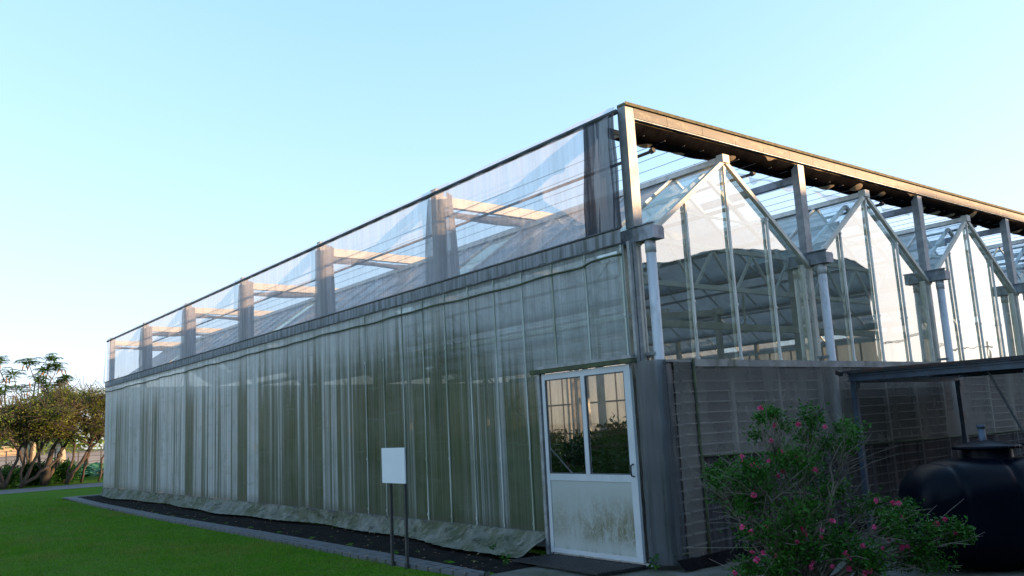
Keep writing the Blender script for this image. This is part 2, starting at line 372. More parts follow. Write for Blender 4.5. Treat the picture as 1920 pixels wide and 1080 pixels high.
def arrmesh(name, verts, faces, mat, parent=None, loc=None):
    """verts (n,3) array, faces (m,k) array - fast path for foliage and grass"""
    off = np.array(loc if loc is not None else worldloc(parent), float)
    me = bpy.data.meshes.new(name)
    k = faces.shape[1]
    me.vertices.add(len(verts)); me.vertices.foreach_set('co', (verts-off).astype(np.float32).ravel())
    me.loops.add(faces.size); me.loops.foreach_set('vertex_index', faces.astype(np.int32).ravel())
    me.polygons.add(len(faces)); me.polygons.foreach_set('loop_start', np.arange(0, faces.size, k, dtype=np.int32))
    me.update(calc_edges=True); me.validate()
    me.materials.append(mat)
    o = bpy.data.objects.new(name, me); COL.objects.link(o)
    if parent: o.parent = parent
    else: o.location = off
    return o
def tag(o, label=None, cat=None, group=None, kind=None):
    for k, v in (('label', label), ('category', cat), ('group', group), ('kind', kind)):
        if v: o[k] = v
    return o
def thing(name, label, cat, loc=(0, 0, 0), group=None):
    o = bpy.data.objects.new(name, None); COL.objects.link(o); o.location = loc
    o.empty_display_size = .3
    return tag(o, label, cat, group)
def share(src, name, parent, loc):
    o = src.copy(); o.name = name; COL.objects.link(o); o.parent = parent; o.location = loc
    return o
def struct(o): o['kind'] = 'structure'; return o

def leaf_cloud(centers, radii, counts, size, aspect=.45, seed=0, flat=.6, shell=.35, fold=.25):
    """leaf-sized rhombi spread through ellipsoids"""
    rng = np.random.default_rng(seed); V = []
    for c, r, n in zip(centers, radii, counts):
        r = np.array(r if hasattr(r, '__len__') else (r, r, r*flat))
        d = rng.normal(size=(n, 3)); d /= np.linalg.norm(d, axis=1)[:, None]
        rad = rng.random(n)**shell
        p = np.array(c)+d*rad[:, None]*r*(1+.25*rng.normal(size=(n, 1)))
        t = rng.normal(size=(n, 3)); t[:, 2] *= .6; t += d*.5; t /= np.linalg.norm(t, axis=1)[:, None]
        up = rng.normal(size=(n, 3))*.7+np.array((0, 0, 1)); s = np.cross(t, up); s /= np.linalg.norm(s, axis=1)[:, None]+1e-9
        nn = np.cross(s, t)
        L = size*(.6+.8*rng.random((n, 1)))
        a = p; b = p+t*L*.45+s*L*aspect*.5+nn*L*fold*.2; e = p+t*L; f = p+t*L*.45-s*L*aspect*.5+nn*L*fold*.2
        V.append(np.stack([a, b, e, f], 1).reshape(-1, 3))
    V = np.concatenate(V); F = np.arange(len(V)).reshape(-1, 4)
    return V, F

def limb(mb, a, b, r0, r1, seed, wob=.08, n=6, seg=5, sag=0):
    rng = random.Random(seed); a, b = Vector(a), Vector(b); L = (b-a).length
    pts = []; rr = []
    for i in range(seg+1):
        t = i/seg; p = a.lerp(b, t)
        k = math.sin(math.pi*t)
        p += Vector((rng.uniform(-1, 1), rng.uniform(-1, 1), rng.uniform(-.5, .5)))*wob*L*k
        p.z -= sag*L*k
        pts.append(p); rr.append(r0+(r1-r0)*t)
    mb.tube(pts, rr, n); return pts

# ================================================================== SETTING
rng = RNG
lw = MB(); lw.grid(60, 60, lambda u, v: ((u-.5)*1600, (v-.5)*1600+200, -.045))
o = struct(lw.build('lawn', M['lawn'])); tag(o, 'short green mown lawn beside the greenhouse', 'lawn')

# paving strip along the long wall, curving in at its far end
pav = MB(); ctr = []
edge_in = [(-1.17, 1.15), (-1.13, 2.2), (-1.09, 3.4), (-1.06, 7), (-1.09, 12), (-.95, 18), (-.74, 22.1), (.6, 22.2)]
edge_out = [(-1.30, 1.0), (-1.38, 2.2), (-1.39, 3.4), (-1.33, 7), (-1.35, 12), (-1.20, 18), (-1.03, 22.45), (.6, 22.55)]
for (a, b, c, d) in zip(edge_in[:-1], edge_in[1:], edge_out[:-1], edge_out[1:]):
    pav.quad((a[0], a[1], 0), (b[0], b[1], 0), (d[0], d[1], 0), (c[0], c[1], 0))
    pav.quad((c[0], c[1], 0), (d[0], d[1], 0), (d[0], d[1], -.08), (c[0], c[1], -.08))
    pav.quad((a[0], a[1], -.08), (b[0], b[1], -.08), (b[0], b[1], 0), (a[0], a[1], 0))
pav.quad((-1.11, 1.15, 0), (-1.32, 1.0, 0), (-1.32, 1.0, -.08), (-1.11, 1.15, -.08))
tag(struct(pav.build('path', M['paver'])), 'narrow blue grey paver strip along the greenhouse', 'path')
sb = MB()
sb.grid(12, 220, lambda u, v: ((-.02-u*1.12), .9+v*21.6, -.03+.012*math.sin(v*170+u*9)*math.sin(u*14+v*60)-.01*u))
tag(struct(sb.build('soil_bed', M['soil'], smooth=True)), 'bare black soil between wall and pavers', 'soil')
ap = MB(); ap.grid(40, 40, lambda u, v: (-2.2+u*20, -7+v*8.1, -.03+.006*math.sin(u*60)*math.sin(v*44)))
tag(struct(ap.build('pavement', M['apron'], smooth=True)), 'mossy concrete ground in front of the gable', 'ground')
pt = MB(); pt.grid(40, 4, lambda u, v: (-60+u*120, 28.9+v*3.6+.25*math.sin(u*40), -.038))
tag(struct(pt.build('path', M['path'])), 'grey asphalt path crossing behind the greenhouse', 'path')
fl = MB(); fl.quad((.25, .1, -.004), (15.6, .1, -.004), (15.6, 22, -.004), (.25, 22, -.004))
tag(struct(fl.build('floor', M['floor'])), 'grey concrete floor inside the greenhouse', 'floor')
df = MB(); df.grid(20, 10, lambda u, v: (-140+u*320, 47+v*65, -.036))
tag(struct(df.build('field', M['dryfield'])), 'sunlit dry yellow field behind the trees', 'field')
rd = MB(); rd.quad((-140, 58, -.03), (180, 58, -.03), (180, 64, -.03), (-140, 64, -.03))
tag(struct(rd.build('road', M['path'])), 'grey road crossing the sunlit field', 'road')
bk = MB(); bk.grid(60, 6, lambda u, v: (-160+u*360, 84+v*26, -.03+1.0*math.sin(min(v*1.6, 1)*math.pi/2)+.15*math.sin(u*40)*v))
tag(struct(bk.build('terrain', M['bank'], smooth=True)), 'low tan earth bank beyond the road', 'bank')

# ================================================================== GREENHOUSE
LY, SP, YB = 3.65, 3.11, 22.0
G = [.095+SP*j for j in range(6)]
ZE, ZR, SILL = 3.19, 4.30, 1.975
gh = thing('greenhouse', 'long glass greenhouse with algae stained side wall and white door', 'greenhouse', (0, 0, 0))
def part(mb, name, mat, parent=gh, smooth=False): return mb.build(name, M[mat] if isinstance(mat, str) else mat, parent, smooth)

# side cladding (opening for the door)
c = MB()
def clad(y0, y1, z0, z1, ny):
    c.grid(ny, 14, lambda u, v: (-.034-.0015*math.sin((y0+u*(y1-y0))*2*math.pi/.549)**2, y0+u*(y1-y0), z0+v*(z1-z0)))
clad(1.49, YB, .21, ZE, 300); clad(.05, 1.49, 1.99, ZE, 24)
side = part(c, 'side_cladding', 'clad')
ml = MB(); ml.box(-.055, -.036, -.012, .012, 0, ZE-.21); mull_long = None
for i in range(41):
    y = .082+.549*i
    if y > YB: break
    z0 = .21 if y > 1.5 else 1.99
    hw = .011 if y < 4.2 else .007; m = MB(); m.box(*((-.048, -.0365) if y < 6 else (-.022, -.010)), y-hw, y+hw, z0, ZE)
    for zz in (.30, 1.02, 2.45, 3.12):
        if zz > z0 and y < 6: m.box(-.053, -.048, y-.016, y+.016, zz-.016, zz+.016)
    part(m, 'mullion', 'mull', side)
for z, w in ((2.445, .05), (1.0, .06)):
    m = MB(); m.box(.0, .05, 1.5 if z < 1.9 else .08, YB, z-w/2, z+w/2); part(m, 'rail', 'alu', side)
m = MB(); m.box(-.06, -.0365, 1.49, YB, .195, .225); m.box(-.056, -.0365, .05, YB, ZE-.012, ZE+.014); part(m, 'edge_strip', 'edge', side)
# lapped film seam, wavy
m = MB(); pts = [(-.066, .06+i*.15, 3.035+.008*math.sin(i*.31)+.006*math.sin(i*.83+1)+(.0 if i > 3 else .03)) for i in range(147)]
m.tube(pts, .013, 6); part(m, 'film_seam', 'seam', side, True)
m = MB(); m.grid(200, 3, lambda u, v: (-.062-.008*math.sin(u*190)*v, .05+u*(YB-.05), 3.34-v*.15)); part(m, 'net_band', 'band', side, True)
m = MB(); m.tube([(-.068, .03, 3.345), (-.068, YB+.03, 3.345)], .013, 6); part(m, 'batten', 'edge', side)
# skirt cloth at the wall's foot
def skirt(u, v):
    y = 1.47+u*(YB-1.47)
    out = .20+.10*math.sin(y*.7)+.05*math.sin(y*2.3+1)+(.22*max(0, 1-(y-1.47)/2.2) if y < 3.7 else 0)
    out *= min(1, (YB+.3-y)/1.6)
    x = -.06-out*(v**1.5)-.02*math.sin(y*9+v*4)*v*(1-v)*4-.014*math.sin(y*23+v*9)*v-.012*math.sin(y*37+3*math.sin(v*6+y*2))*math.sin(v*3.14)
    z = .21*(1-v)**1.15+.012+.018*math.sin(y*11+v*7)*v*(1-v)*4
    if y < 2.6: z -= .0
    return (x, y, z)
m = MB(); m.grid(420, 12, skirt); part(m, 'skirt_cloth', 'skirt', gh, True)
# end wall, right wall
m = MB(); m.quad((.05, YB, 0), (15.65, YB, 0), (15.65, YB, ZE), (.05, YB, ZE)); part(m, 'end_wall', 'endwall')
m = MB(); m.quad((15.65, 0, 0), (15.65, YB, 0), (15.65, YB, ZE), (15.65, 0, ZE)); part(m, 'end_wall', 'endwall')
m = MB()
for x in np.arange(.8, 15.6, .75): m.box(x-.02, x+.02, YB-.06, YB-.02, 0, ZE)
for y in np.arange(.5, 21.9, .73): m.box(15.58, 15.62, y-.02, y+.02, 0, ZE)
for z in (1.0, 2.1):
    m.box(.1, 15.58, YB-.08, YB-.063, z-.03, z+.03); m.box(15.55, 15.577, .1, YB-.09, z-.03, z+.03)
part(m, 'end_wall_bars', 'bench')

# roofs
for k in range(5):
    r = MB(); xr = 1.65+SP*k; xl, xq = xr-1.555, xr+1.555
    nb = 30; dy = YB/nb
    wr = random.Random(40+k)
    for i in range(nb):
        y0, y1 = i*dy, (i+1)*dy
        clear_l = (i < 1 or i in (5, 14, 24)) if k == 0 else i < 2 or wr.random() < .12
        clear_r = i < 1 or wr.random() < .12
        r.cur = 0 if clear_l else 1
        r.quad((xl, y0, ZE), (xr, y0, ZR), (xr, y1, ZR), (xl, y1, ZE))
        r.cur = 0 if clear_r else 1
        r.quad((xr, y0, ZR), (xq, y0, ZE), (xq, y1, ZE), (xr, y1, ZR))
    rg = r.build('roof_glazing', [M['roofclear'], M['roofwhite']], gh)
    f = MB()
    for i in range(1, nb+1):
        y = i*dy
        f.bar((xl, y, ZE+.012), (xr, y, ZR+.012), .026, .03); f.bar((xr, y, ZR+.012), (xq, y, ZE+.012), .026, .03)
    f.box(xr-.05, xr+.05, -.05, YB, ZR-.01, ZR+.055)
    f.build('glazing_bars', M['alu'], rg)
    if k < 5:
        f = MB()          # purlins under the glass
        for t in (.33, .67):
            f.bar((xl+1.555*t, .1, ZE+(ZR-ZE)*t-.05), (xl+1.555*t, YB, ZE+(ZR-ZE)*t-.05), .04, .04)
            f.bar((xr+1.555*t, .1, ZR-(ZR-ZE)*t-.05), (xr+1.555*t, YB, ZR-(ZR-ZE)*t-.05), .04, .04)
        f.build('purlins', M['galv'], rg)
# gutters and downpipes
for j in range(6):
    g = G[j]; m = MB()
    x0, x1 = g-.05, g+.11
    m.box(x0, x1, -.06, YB, 3.19, 3.20); m.box(x0, x0+.012, -.30, YB, 3.20, 3.335); m.box(x1-.012, x1, -.30, YB, 3.20, 3.30)
    m.box(x0, x1, -.30, -.06, 3.185, 3.20); m.box(x0+.012, x1-.012, -.30, -.288, 3.20, 3.315)
    m.box(x0-.02, x0+.03, -.31, -.02, 3.336, 3.348)
    gt = part(m, 'gutter', 'gutter')
    m = MB(); cx = g+.035; z0 = .03
    m.tube([(cx, -.17, z0), (cx, -.17, 3.19)], .052, 20); m.tube([(cx, -.17, 3.06), (cx, -.17, 3.188)], .057, 20)
    dp = part(m, 'downpipe', 'pvc', gh, True)
    m = MB(); m.box(cx-.062, cx+.062, -.175, -.01, 2.02, 2.05); m.build('pipe_bracket', M['galv'], dp)
# gables
for k in range(5):
    xr = 1.65+SP*k; xl, xq = xr-1.5, xr+1.5; sl = (ZR-ZE)/1.555
    f = MB()
    f.bar((xl-.06, -.03, ZE-.03), (xr, -.03, ZR+.01), .05, .05, (0, 1, 0)); f.bar((xr, -.03, ZR+.01), (xq+.06, -.03, ZE-.03), .05, .05, (0, 1, 0))
    f.box(xr-.06, xr+.06, -.075, .02, ZR-.02, ZR+.075)
    f.box(xl-.05, xq+.05, -.02, .05, SILL-.035, SILL)
    for xx in (xl-.03, xq-.085, xq+.045): f.box(xx-.016, xx+.016, -.035, .012, SILL, ZE)
    f.box(xl+.02, xq, .02, .07, 2.335, 2.41)
    gf = part(f, 'gable_frame', 'cream')
    xs = [xl, xr-.745, xr, xr+.745, xq]
    for a, b in zip(xs[:-1], xs[1:]):
        za, zb = ZR-abs(a-xr)*sl-.02, ZR-abs(b-xr)*sl-.02
        t1, t2 = random.uniform(-.006, .006), random.uniform(-.004, .004)
        Pn = lambda x, z: (x, .004+t1*(x-(a+b)/2)+t2*(z-2.9), z)
        g = MB(); g.poly([Pn(a, SILL), Pn(b, SILL), Pn(b, zb), Pn(a, za)]); g.build('glass_pane', M['glass'], gf)
    for x in xs[1:4]:
        g = MB(); zt = ZR-abs(x-xr)*sl-.05
        g.box(x-.012, x+.012, -.036, -.008, SILL-.03, zt)
        for zz in (2.0, 2.62, zt-.03): g.box(x-.017, x+.017, -.043, -.036, zz-.012, zz+.012)
        g.build('mullion', M['alu'], gf)
# corner post strip between side wall and downpipe
m = MB(); m.box(.0, .05, -.05, -.008, 0, 3.19); m.box(-.05, -.012, -.045, -.01, .0, 3.19); m.box(.095, .112, -.04, -.005, SILL, 3.19)
part(m, 'corner_post', 'galv')
m = MB(); m.box(.052, .092, -.04, -.006, SILL, 3.18); part(m, 'corner_trim', 'cream')
# trusses, columns inside
tr0 = None; col0 = None
for i in range(6):
    y = .24+LY*i
    if y > 21.9: break
    for k in range(5 if i < 1 else 0):
        if tr0 is None:
            t = MB(); L = SP
            t.bar((0, 0, 3.32), (L, 0, 3.32), .045, .055); t.bar((0, 0, 2.85), (L, 0, 2.85), .045, .055)
            n = 4; w = (L-.1)/n
            for q in range(n):
                a = .05+q*w
                t.bar((a, 0, 3.30), (a+w/2-.03, 0, 2.87), .028, .028); t.bar((a+w/2+.03, 0, 2.87), (a+w, 0, 3.30), .028, .028)
            t.bar((0, .03, 3.19), (L/2, .03, 4.22), .04, .05, (0, 1, 0)); t.bar((L/2, .03, 4.22), (L, .03, 3.19), .04, .05, (0, 1, 0))
            t.bar((L/2-.75, .0, 3.7), (L/2+.75, .0, 3.7), .02, .03)
            tr0 = t.build('truss', M['whitesteel'], gh); tr0.location = (G[k], y, 0)
        else: share(tr0, 'truss', gh, (G[k], y, 0))
    for j in range(6):
        if col0 is None:
            t = MB(); t.box(-.045, .045, -.045, .045, 0, 3.19); t.box(-.09, .09, -.09, .09, 0, .012)
            col0 = t.build('column', M['cream'], gh); col0.location = (G[j]+.06, y, 0)
        else: share(col0, 'column', gh, (G[j]+(.06 if j == 0 else .03), y, 0))
# cross braces and inner gutters seen through the film
m = MB()
for k in range(6):
    y = .45+LY*k
    m.bar((.16, y, .2), (.16, y+LY, 3.1), .012, .012); m.bar((.17, y, 3.1), (.17, y+LY, .2), .012, .012)
part(m, 'cross_brace', 'galv')
m = MB()
for x, z, w in ((1.2, 2.62, .04), (7.8, 2.55, .05)): m.bar((x, .6, z), (x, 21.5, z), w, w)
part(m, 'heating_pipe', 'alu')
# perforated hanger straps behind the first gable
for (x, y, z0, z1) in ((1.93, .5, 2.25, 2.62), (2.42, .44, 2.36, 2.84)):
    m = MB()
    for s_ in (-.016, .016): m.box(x+s_-.006, x+s_+.006, y-.006, y+.006, z0, z1)
    for q in range(int((z1-z0)/.06)+1): m.box(x-.0105, x+.0105, y-.005, y+.005, z0+q*.06, z0+q*.06+.016)
    part(m, 'hanger_strap', 'cream')
m = MB(); m.bar((.4, .7, 2.5), (2.0, .55, 2.62), .05, .07); m.box(1.95, 2.1, .5, .56, 2.6, 2.67); part(m, 'light_rail', 'cream')
# ---- door
dr = MB()
D0, D1, DZ = .035, 1.395, 1.945
xa, xb = -.095, -.06
dr.box(xa, xb, D0, D0+.085, .03, DZ); dr.box(xa, xb, D1-.05, D1, .03, DZ); dr.box(xa, xb, .70, .76, .86, DZ-.065)
dr.box(xa+.002, xb-.002, D0+.085, D1-.05, DZ-.065, DZ); dr.box(xa+.002, xb-.002, D0+.085, D1-.05, .79, .86)
dr.box(xa+.003, xb-.003, D0+.085, D1-.05, .03, .075)
door = part(dr, 'door', 'door')
m = MB(); m.box(xa+.008, xb-.008, D0+.085, D1-.05, .075, .79); m.build('door_panel', M['doorpanel'], door)
for y0, y1 in ((D0+.085, .70), (.76, D1-.05)):
    m = MB(); m.quad((xa+.018, y0, .86), (xa+.018, y1, .86), (xa+.018, y1, DZ-.065), (xa+.018, y0, DZ-.065)); m.build('door_glass', M['doorglass'], door)
    m = MB()
    for a, b, c_, d in ((y0, y0+.012, .86, DZ-.065), (y1-.012, y1, .86, DZ-.065)): m.box(xa+.004, xa+.016, a, b, c_, d)
    m.box(xa+.004, xa+.016, y0+.012, y1-.012, .86, .872); m.box(xa+.004, xa+.016, y0+.012, y1-.012, DZ-.077, DZ-.065)
    m.build('gasket', M['edge'], door)
m = MB(); m.tube([(xa, .075, .965), (xa-.035, .075, .955), (xa-.04, .075, .905), (xa-.035, .075, .855), (xa, .075, .845)], .008, 8); m.build('handle', M['mat'], door, True)
m = MB(); m.box(-.10, -.035, 1.43, 1.475, 0, 2.0); m.box(-.07, -.035, 1.40, 1.428, 0, 1.96); m.box(-.11, -.03, -.01, 1.475, 2.002, 2.035)
fr = part(m, 'door_frame', 'galv')
m = MB(); m.box(-.125, -.045, -.03, 1.56, 1.955, 2.0); m.build('top_track', M['seam'], fr)
m = MB(); m.box(-.055, -.01, 0, 1.43, 0, .02); m.build('threshold', M['alu'], fr)

# ---- louvred lower gable wall behind dark net
W1 = 15.6
m = MB(); m.box(.2, W1, -.02, .0, 0, SILL-.04); lw_ = part(m, 'louvre_wall', 'louvreback')
m = MB(); m.box(-.008, .198, -.018, -.003, .0, SILL-.05); part(m, 'corner_panel', 'louvreback')
for j in range(5):
    segs = [(G[j]+.12, .51)] if j == 0 else [(G[j]+.12, G[j]+.62)]
    xx = segs[0][1]+.04
    e = G[j+1]-.06
    w = (e-xx)/3
    segs += [(xx+w*q+(.0), xx+w*(q+1)-.06) for q in range(3)]
    for a, b in segs:
        m = MB(); off = random.uniform(-.012, .012)
        for q in range(17):
            z = .12+q*.109+off
            m.bar((a, -.055, z), (b, -.055, z+random.uniform(-.004, .004)), .05, .012)
        m.build('louvre_panel', M['slat'], lw_)
    m = MB()
    for a, b in segs[1:]: m.box(b+.008, b+.052, -.075, -.022, 0, SILL-.05)
    m.build('louvre_post', M['slat'], lw_)
m = MB(); m.box(.12, W1, -.27, -.022, SILL-.035, SILL-.012); m.build('ledge', M['ledge'], lw_)
# net: panel left of the fold, upper panel, lower pleated curtain
NY = -.275
def netz(u): return 1.00-.07*math.sin(u*math.pi)
m = MB(); m.grid(30, 24, lambda u, v: (.215+u*.28, -.266-.02*math.sin(u*math.pi)-.004*math.sin(v*40+u*8), .03+v*(SILL-.06)))
part(m, 'net_panel', 'blacknet', gh, True)
m = MB(); m.grid(160, 12, lambda u, v: (.515+u*(W1-.515), NY-.006*math.sin(u*70+v*3)-.004*math.sin(u*230+v*5)*(1-v), netz(u*3 % 1 if False else u)+v*(SILL-.015-netz(u))))
part(m, 'net_panel', 'blacknet', gh, True)
m = MB(); m.grid(700, 10, lambda u, v: (.515+u*(W1-.515), NY+.02-.016*math.sin(u*560+.8*math.sin(u*90))*(.5+.5*(1-v))-.012*math.sin(u*210+v), .02+v*(netz(u)-.02)))
part(m, 'net_curtain', 'blackpleat', gh, True)
m = MB(); m.tube([(.505+i*(W1-.505)/60, NY-.012, netz(i/60)) for i in range(61)], .012, 6)
m.tube([(.505, NY-.01, .02), (.505+.006, NY-.014, .6), (.498, NY-.012, 1.2), (.505, NY-.01, SILL)], .014, 7)
m.tube([(.49, NY+.0, .12), (.02, NY+.03, .10)], .010, 6)
part(m, 'net_fold', 'seam', gh, True)
m = MB(); m.grid(60, 4, lambda u, v: (.02+u*4.5, NY-.01-.10*v-.015*math.sin(u*70), .09*(1-v)-.02)); part(m, 'net_hem', 'blackroll', gh, True)
m = MB(); m.grid(40, 2, lambda u, v: (.52+u*15, NY-.008, SILL-.08+v*.075)); part(m, 'net_hem', 'ledge', gh, True)
m = MB(); m.grid(24, 20, lambda u, v: ((-.058+.07*u*4 if u < .25 else .012+(u-.25)/.75*.21), (-.005-.235*math.sin(min(u*4, 1)*1.57) if u < .25 else -.24-.02*math.sin(u*3.1))-.004*math.sin(v*30), .02+v*(SILL-.03))); part(m, 'plastic_film', 'film', gh, True)

# ================================================================== SHADE FRAME above
sf = thing('shade_frame', 'galvanised frame with sheer net standing above the greenhouse roofs', 'shade frame', (0, 0, 3.3))
def spart(mb, name, mat, parent=sf, smooth=False): return mb.build(name, M[mat], parent, smooth)
ZT = 4.66
for k in range(7):
    y = LY*k
    m = MB(); m.box(.035, .165, y-.06 if k else -.055, y+.06, 3.34, ZT+.03); 
    if k: m.box(.03, .17, y-.065, y+.065, ZT+.03, ZT+.036)
    spart(m, 'post', 'galv')
    if k:
        m = MB(); m.box(.165, 15.7, y-.045, y+.045, 4.46, 4.60); bm_ = spart(m, 'cross_beam', 'cream')
        m = MB()
        m.grid(120, 8, lambda u, v, y=y: (.2+u*15.3, y+.06+(.09+.02*math.sin(u*44))*math.cos(v*6.283), 4.40+.02*math.sin(u*31+y)+(.05+.02*math.sin(u*57+y))*math.sin(v*6.283)))
        m.build('rolled_net', M['curtain'], bm_, True)
for j in range(1, 6):
    m = MB(); m.box(G[j]-.05, G[j]+.08, -.05, .05, 3.34, 4.50); spart(m, 'post', 'galv')
# purlins running back over the gutters, screen pipes and wires
for j in range(1, 6):
    m = MB(); m.box(G[j]-.03, G[j]+.04, .055, YB, 4.28, 4.37); spart(m, 'purlin', 'gutter')
for x, z in ((.75, 4.36), (2.6, 4.37), (5.75, 4.37), (8.85, 4.37), (11.9, 4.37)):
    m = MB(); m.tube([(x, .25, z), (x, YB, z)], .02, 8); m.tube([(x, .22, z+.01), (x, .27, z)], .032, 8); spart(m, 'screen_pipe', 'post')
for j in range(46):
    x = .42+j*.33
    m = MB(); m.tube([(x, .05, 4.42), (x, 11, 4.40), (x, YB, 4.42)], .0035, 4); spart(m, 'wire', 'wirem')
# front beam in short flashings, with cap
m = MB(); x = .165
while x < 15.6:
    x2 = min(x+random.choice((.52, .55, .6)), 15.65); m.box(x, x2-.004, -.058, .05, 4.54, 4.655); x = x2
fb = spart(m, 'front_beam', 'beam')
m = MB(); m.box(.17, 15.65, -.05, .045, 4.53, 4.64); m.build('beam_core', M['gutter'], fb)
m = MB(); m.box(.03, 15.65, -.075, .055, 4.657, 4.678); m.box(.02, 15.66, -.082, -.0755, 4.652, 4.686); m.build('beam_cap', M['lichen'], fb)
# rolled black shade cloth under the front beam, added tan lumps standing in for sunlit patches on it
def roll(u, v, r, bulge):
    x = .2+u*15.3; t = math.pi*(v*1.24-.12)
    dip = .02*math.sin(x*2.1)+.015*math.sin(x*5.3)
    lump = bulge*(max(0, math.sin(x*10.6+1.3*math.sin(x*1.7)))**1.5*max(0, math.sin(v*9+x*2.2+math.sin(x*3)))*(.75+.25*math.sin(x*3.1))*math.exp(-((v-.48)/.26)**2))
    rr = r
    rr = r+.03*lump/max(bulge, .001)*(lump > 0)*bulge/.038+.006*math.sin(x*11+v*6)
    return (x, .20-.21*math.cos(t)*(1+.4*lump), 4.535-(rr+dip*.5+.015)*math.sin(t))
m = MB(); m.grid(420, 26, lambda u, v: roll(u, v, .112, .0)); rl = spart(m, 'rolled_shade_cloth', 'blackroll', fb, True)
m = MB(); m.grid(520, 30, lambda u, v: roll(u, v, .096, .075)); m.build('sun_patch_lumps', M['sunpatch'], rl, True)
# loose thin net edge hanging below the roll
m = MB(); m.grid(260, 3, lambda u, v: (1.6+u*5.2, .36+.03*math.sin(u*60), 4.385-v*(.05+.03*math.sin(u*37)+.02*math.sin(u*90)))); spart(m, 'loose_net_edge', 'sheer', fb, True)

# top rail of the side net, sheer net, bunched curtains
m = MB(); m.tube([(-.012, .03, 4.60), (-.012, YB+.06, 4.60)], .03, 8); tr_ = spart(m, 'top_rail', 'edge', sf, True)
m = MB(); m.grid(150, 2, lambda u, v: (-.03+.02*v, .05+u*YB, 4.615+v*(.05+.010*math.sin(u*90)+.006*math.sin(u*260)))); m.build('film_lip', M['sheer'], tr_, True)
m = MB(); m.grid(520, 10, lambda u, v: (-.03-.015*math.sin(u*YB*3.1)*math.sin(v*3.1)-.006*math.sin(u*YB*13+v*2), .12+u*(YB-.1), 3.35+v*1.25))
spart(m, 'sheer_net', 'sheer', sf, True)
m = MB(); m.grid(6, 10, lambda u, v: (-.06-.05*u*(1-v)**2, YB+.03+.06*u*(1-v)+.02*math.sin(v*7), 3.3+v*1.3)); spart(m, 'loose_net_edge', 'sheer', sf, True)
def curtain(y0, y1, seed):
    rs = random.Random(seed); ph = rs.uniform(0, 6)
    def fn(u, v):
        ymid = (y0+y1)/2+.03; taper = .72+.28*(1-v)+.10*math.sin(v*2.6+ph)
        y = ymid+(y0+(y1-y0)*u-ymid)*taper
        x = .20*math.sin(u*math.pi)**.6-.0+.022*math.sin(u*34+ph+1.2*math.sin(v*3))+.01*math.sin(u*71+v*5)
        return (x+.01, y, 3.35+v*1.22)
    return fn
m = MB(); c0 = curtain(.075, .54, 1)
def fn0(u, v):
    x, y, z = c0(u, v); return (x*.30-.085, .012+(.545-.10*v)*u+.008*math.sin(v*9+u*5), z)
m.grid(90, 12, fn0); spart(m, 'bunched_curtain', 'shadedcurtain', sf, True)
for k in range(1, 6):
    m = MB(); m.grid(110, 12, curtain(LY*k-.46, LY*k+.19, k+3))
    spart(m, 'bunched_curtain', 'curtain', sf, True)
# curtain edge hanging on the front side of the corner post
m = MB(); m.grid(18, 20, lambda u, v: (.17+.07*u*(1-abs(v-.75))+.012*math.sin(v*14), .07+.03*math.sin(u*9), 3.98+v*.56)); spart(m, 'bunched_curtain', 'curtain', sf, True)

# ================================================================== THINGS IN FRONT
# sign
sg = thing('notice_board', 'small white notice board on two dark legs beside the pavers', 'sign', (-1.40, 2.38, -.04))
m = MB(); m.box(-1.452, -1.436, 2.145, 2.635, .845, 1.225); m.build('board', M['white'], sg)
m = MB(); m.box(-1.434, -1.424, 2.15, 2.63, .85, 1.22); m.build('backing', M['post'], sg)
for y in (2.22, 2.53):
    m = MB(); m.box(-1.422, -1.392, y-.014, y+.014, -.05, 1.15); m.build('leg', M['post'], sg)

# rubber mat
m = MB()
def lerp(a, b, t): return a+(b-a)*t
q = [(-.08, .02), (-.10, 1.36), (-.60, 1.44), (-.64, .1)]
def mp(u, v): return (lerp(lerp(q[0][0], q[1][0], u), lerp(q[3][0], q[2][0], u), v), lerp(lerp(q[0][1], q[1][1], u), lerp(q[3][1], q[2][1], u), v))
for i in range(41): a, b = mp(i/40, 0), mp(i/40, 1); m.bar((*a, .003), (*b, .003), .011, .018)
for i in range(17): a, b = mp(0, i/16), mp(1, i/16); m.bar((*a, .004), (*b, .004), .011, .018)
tag(m.build('door_mat', M['mat'], loc=(-.3, .7, 0)), 'black rubber grid mat lying in front of the white door', 'door mat')

# canopy
cn = thing('lean_to_canopy', 'low blue grey steel canopy with flat roof over the tank', 'canopy', (3.1, -1.4, -.03))
FX, FY0, FY1 = 3.1, -.44, -2.6
m = MB(); m.box(FX, FX+.012, FY1, FY0, 1.715, 1.80); m.box(FX-.03, FX-.0005, FY1, FY0, 1.795, 1.807); m.box(FX-.035, FX-.0005, FY1, FY0, 1.708, 1.720); m.box(FX-.018, FX-.0005, FY1, FY0, 1.768, 1.776)
fa = m.build('fascia', M['bluesteel'], cn)
m = MB(); m.box(FX-.028, FX-.004, FY1, FY1+1.2, 1.8085, 1.822); m.build('bright_strip', M['alu'], fa)
m = MB()
m.grid(160, 2, lambda u, v: (FX-.04+u*2.9, FY0-.12-v*2.04, 1.832+.014*math.sin(u*2.9*2*math.pi/.09)-.02*v)); rf = m.build('roof', M['rust'], cn)
m = MB(); m.bar((FX-.06, FY0+.05, 1.80), (FX-.03, FY0+.12, 1.83), .05, .05); m.box(FX-.045, FX-.032, FY1, FY0+.05, 1.808, 1.835); m.build('roof_edge', M['rust'], rf)
m = MB(); m.box(FX+.013, FX+2.8, FY0-.06, FY0-.01, 1.69, 1.775); m.build('beam', M['bluesteel'], cn)
m = MB(); m.box(FX+.013, FX+2.8, FY1, FY1+.05, 1.69, 1.775); m.build('beam', M['bluesteel'], cn)
m = MB()
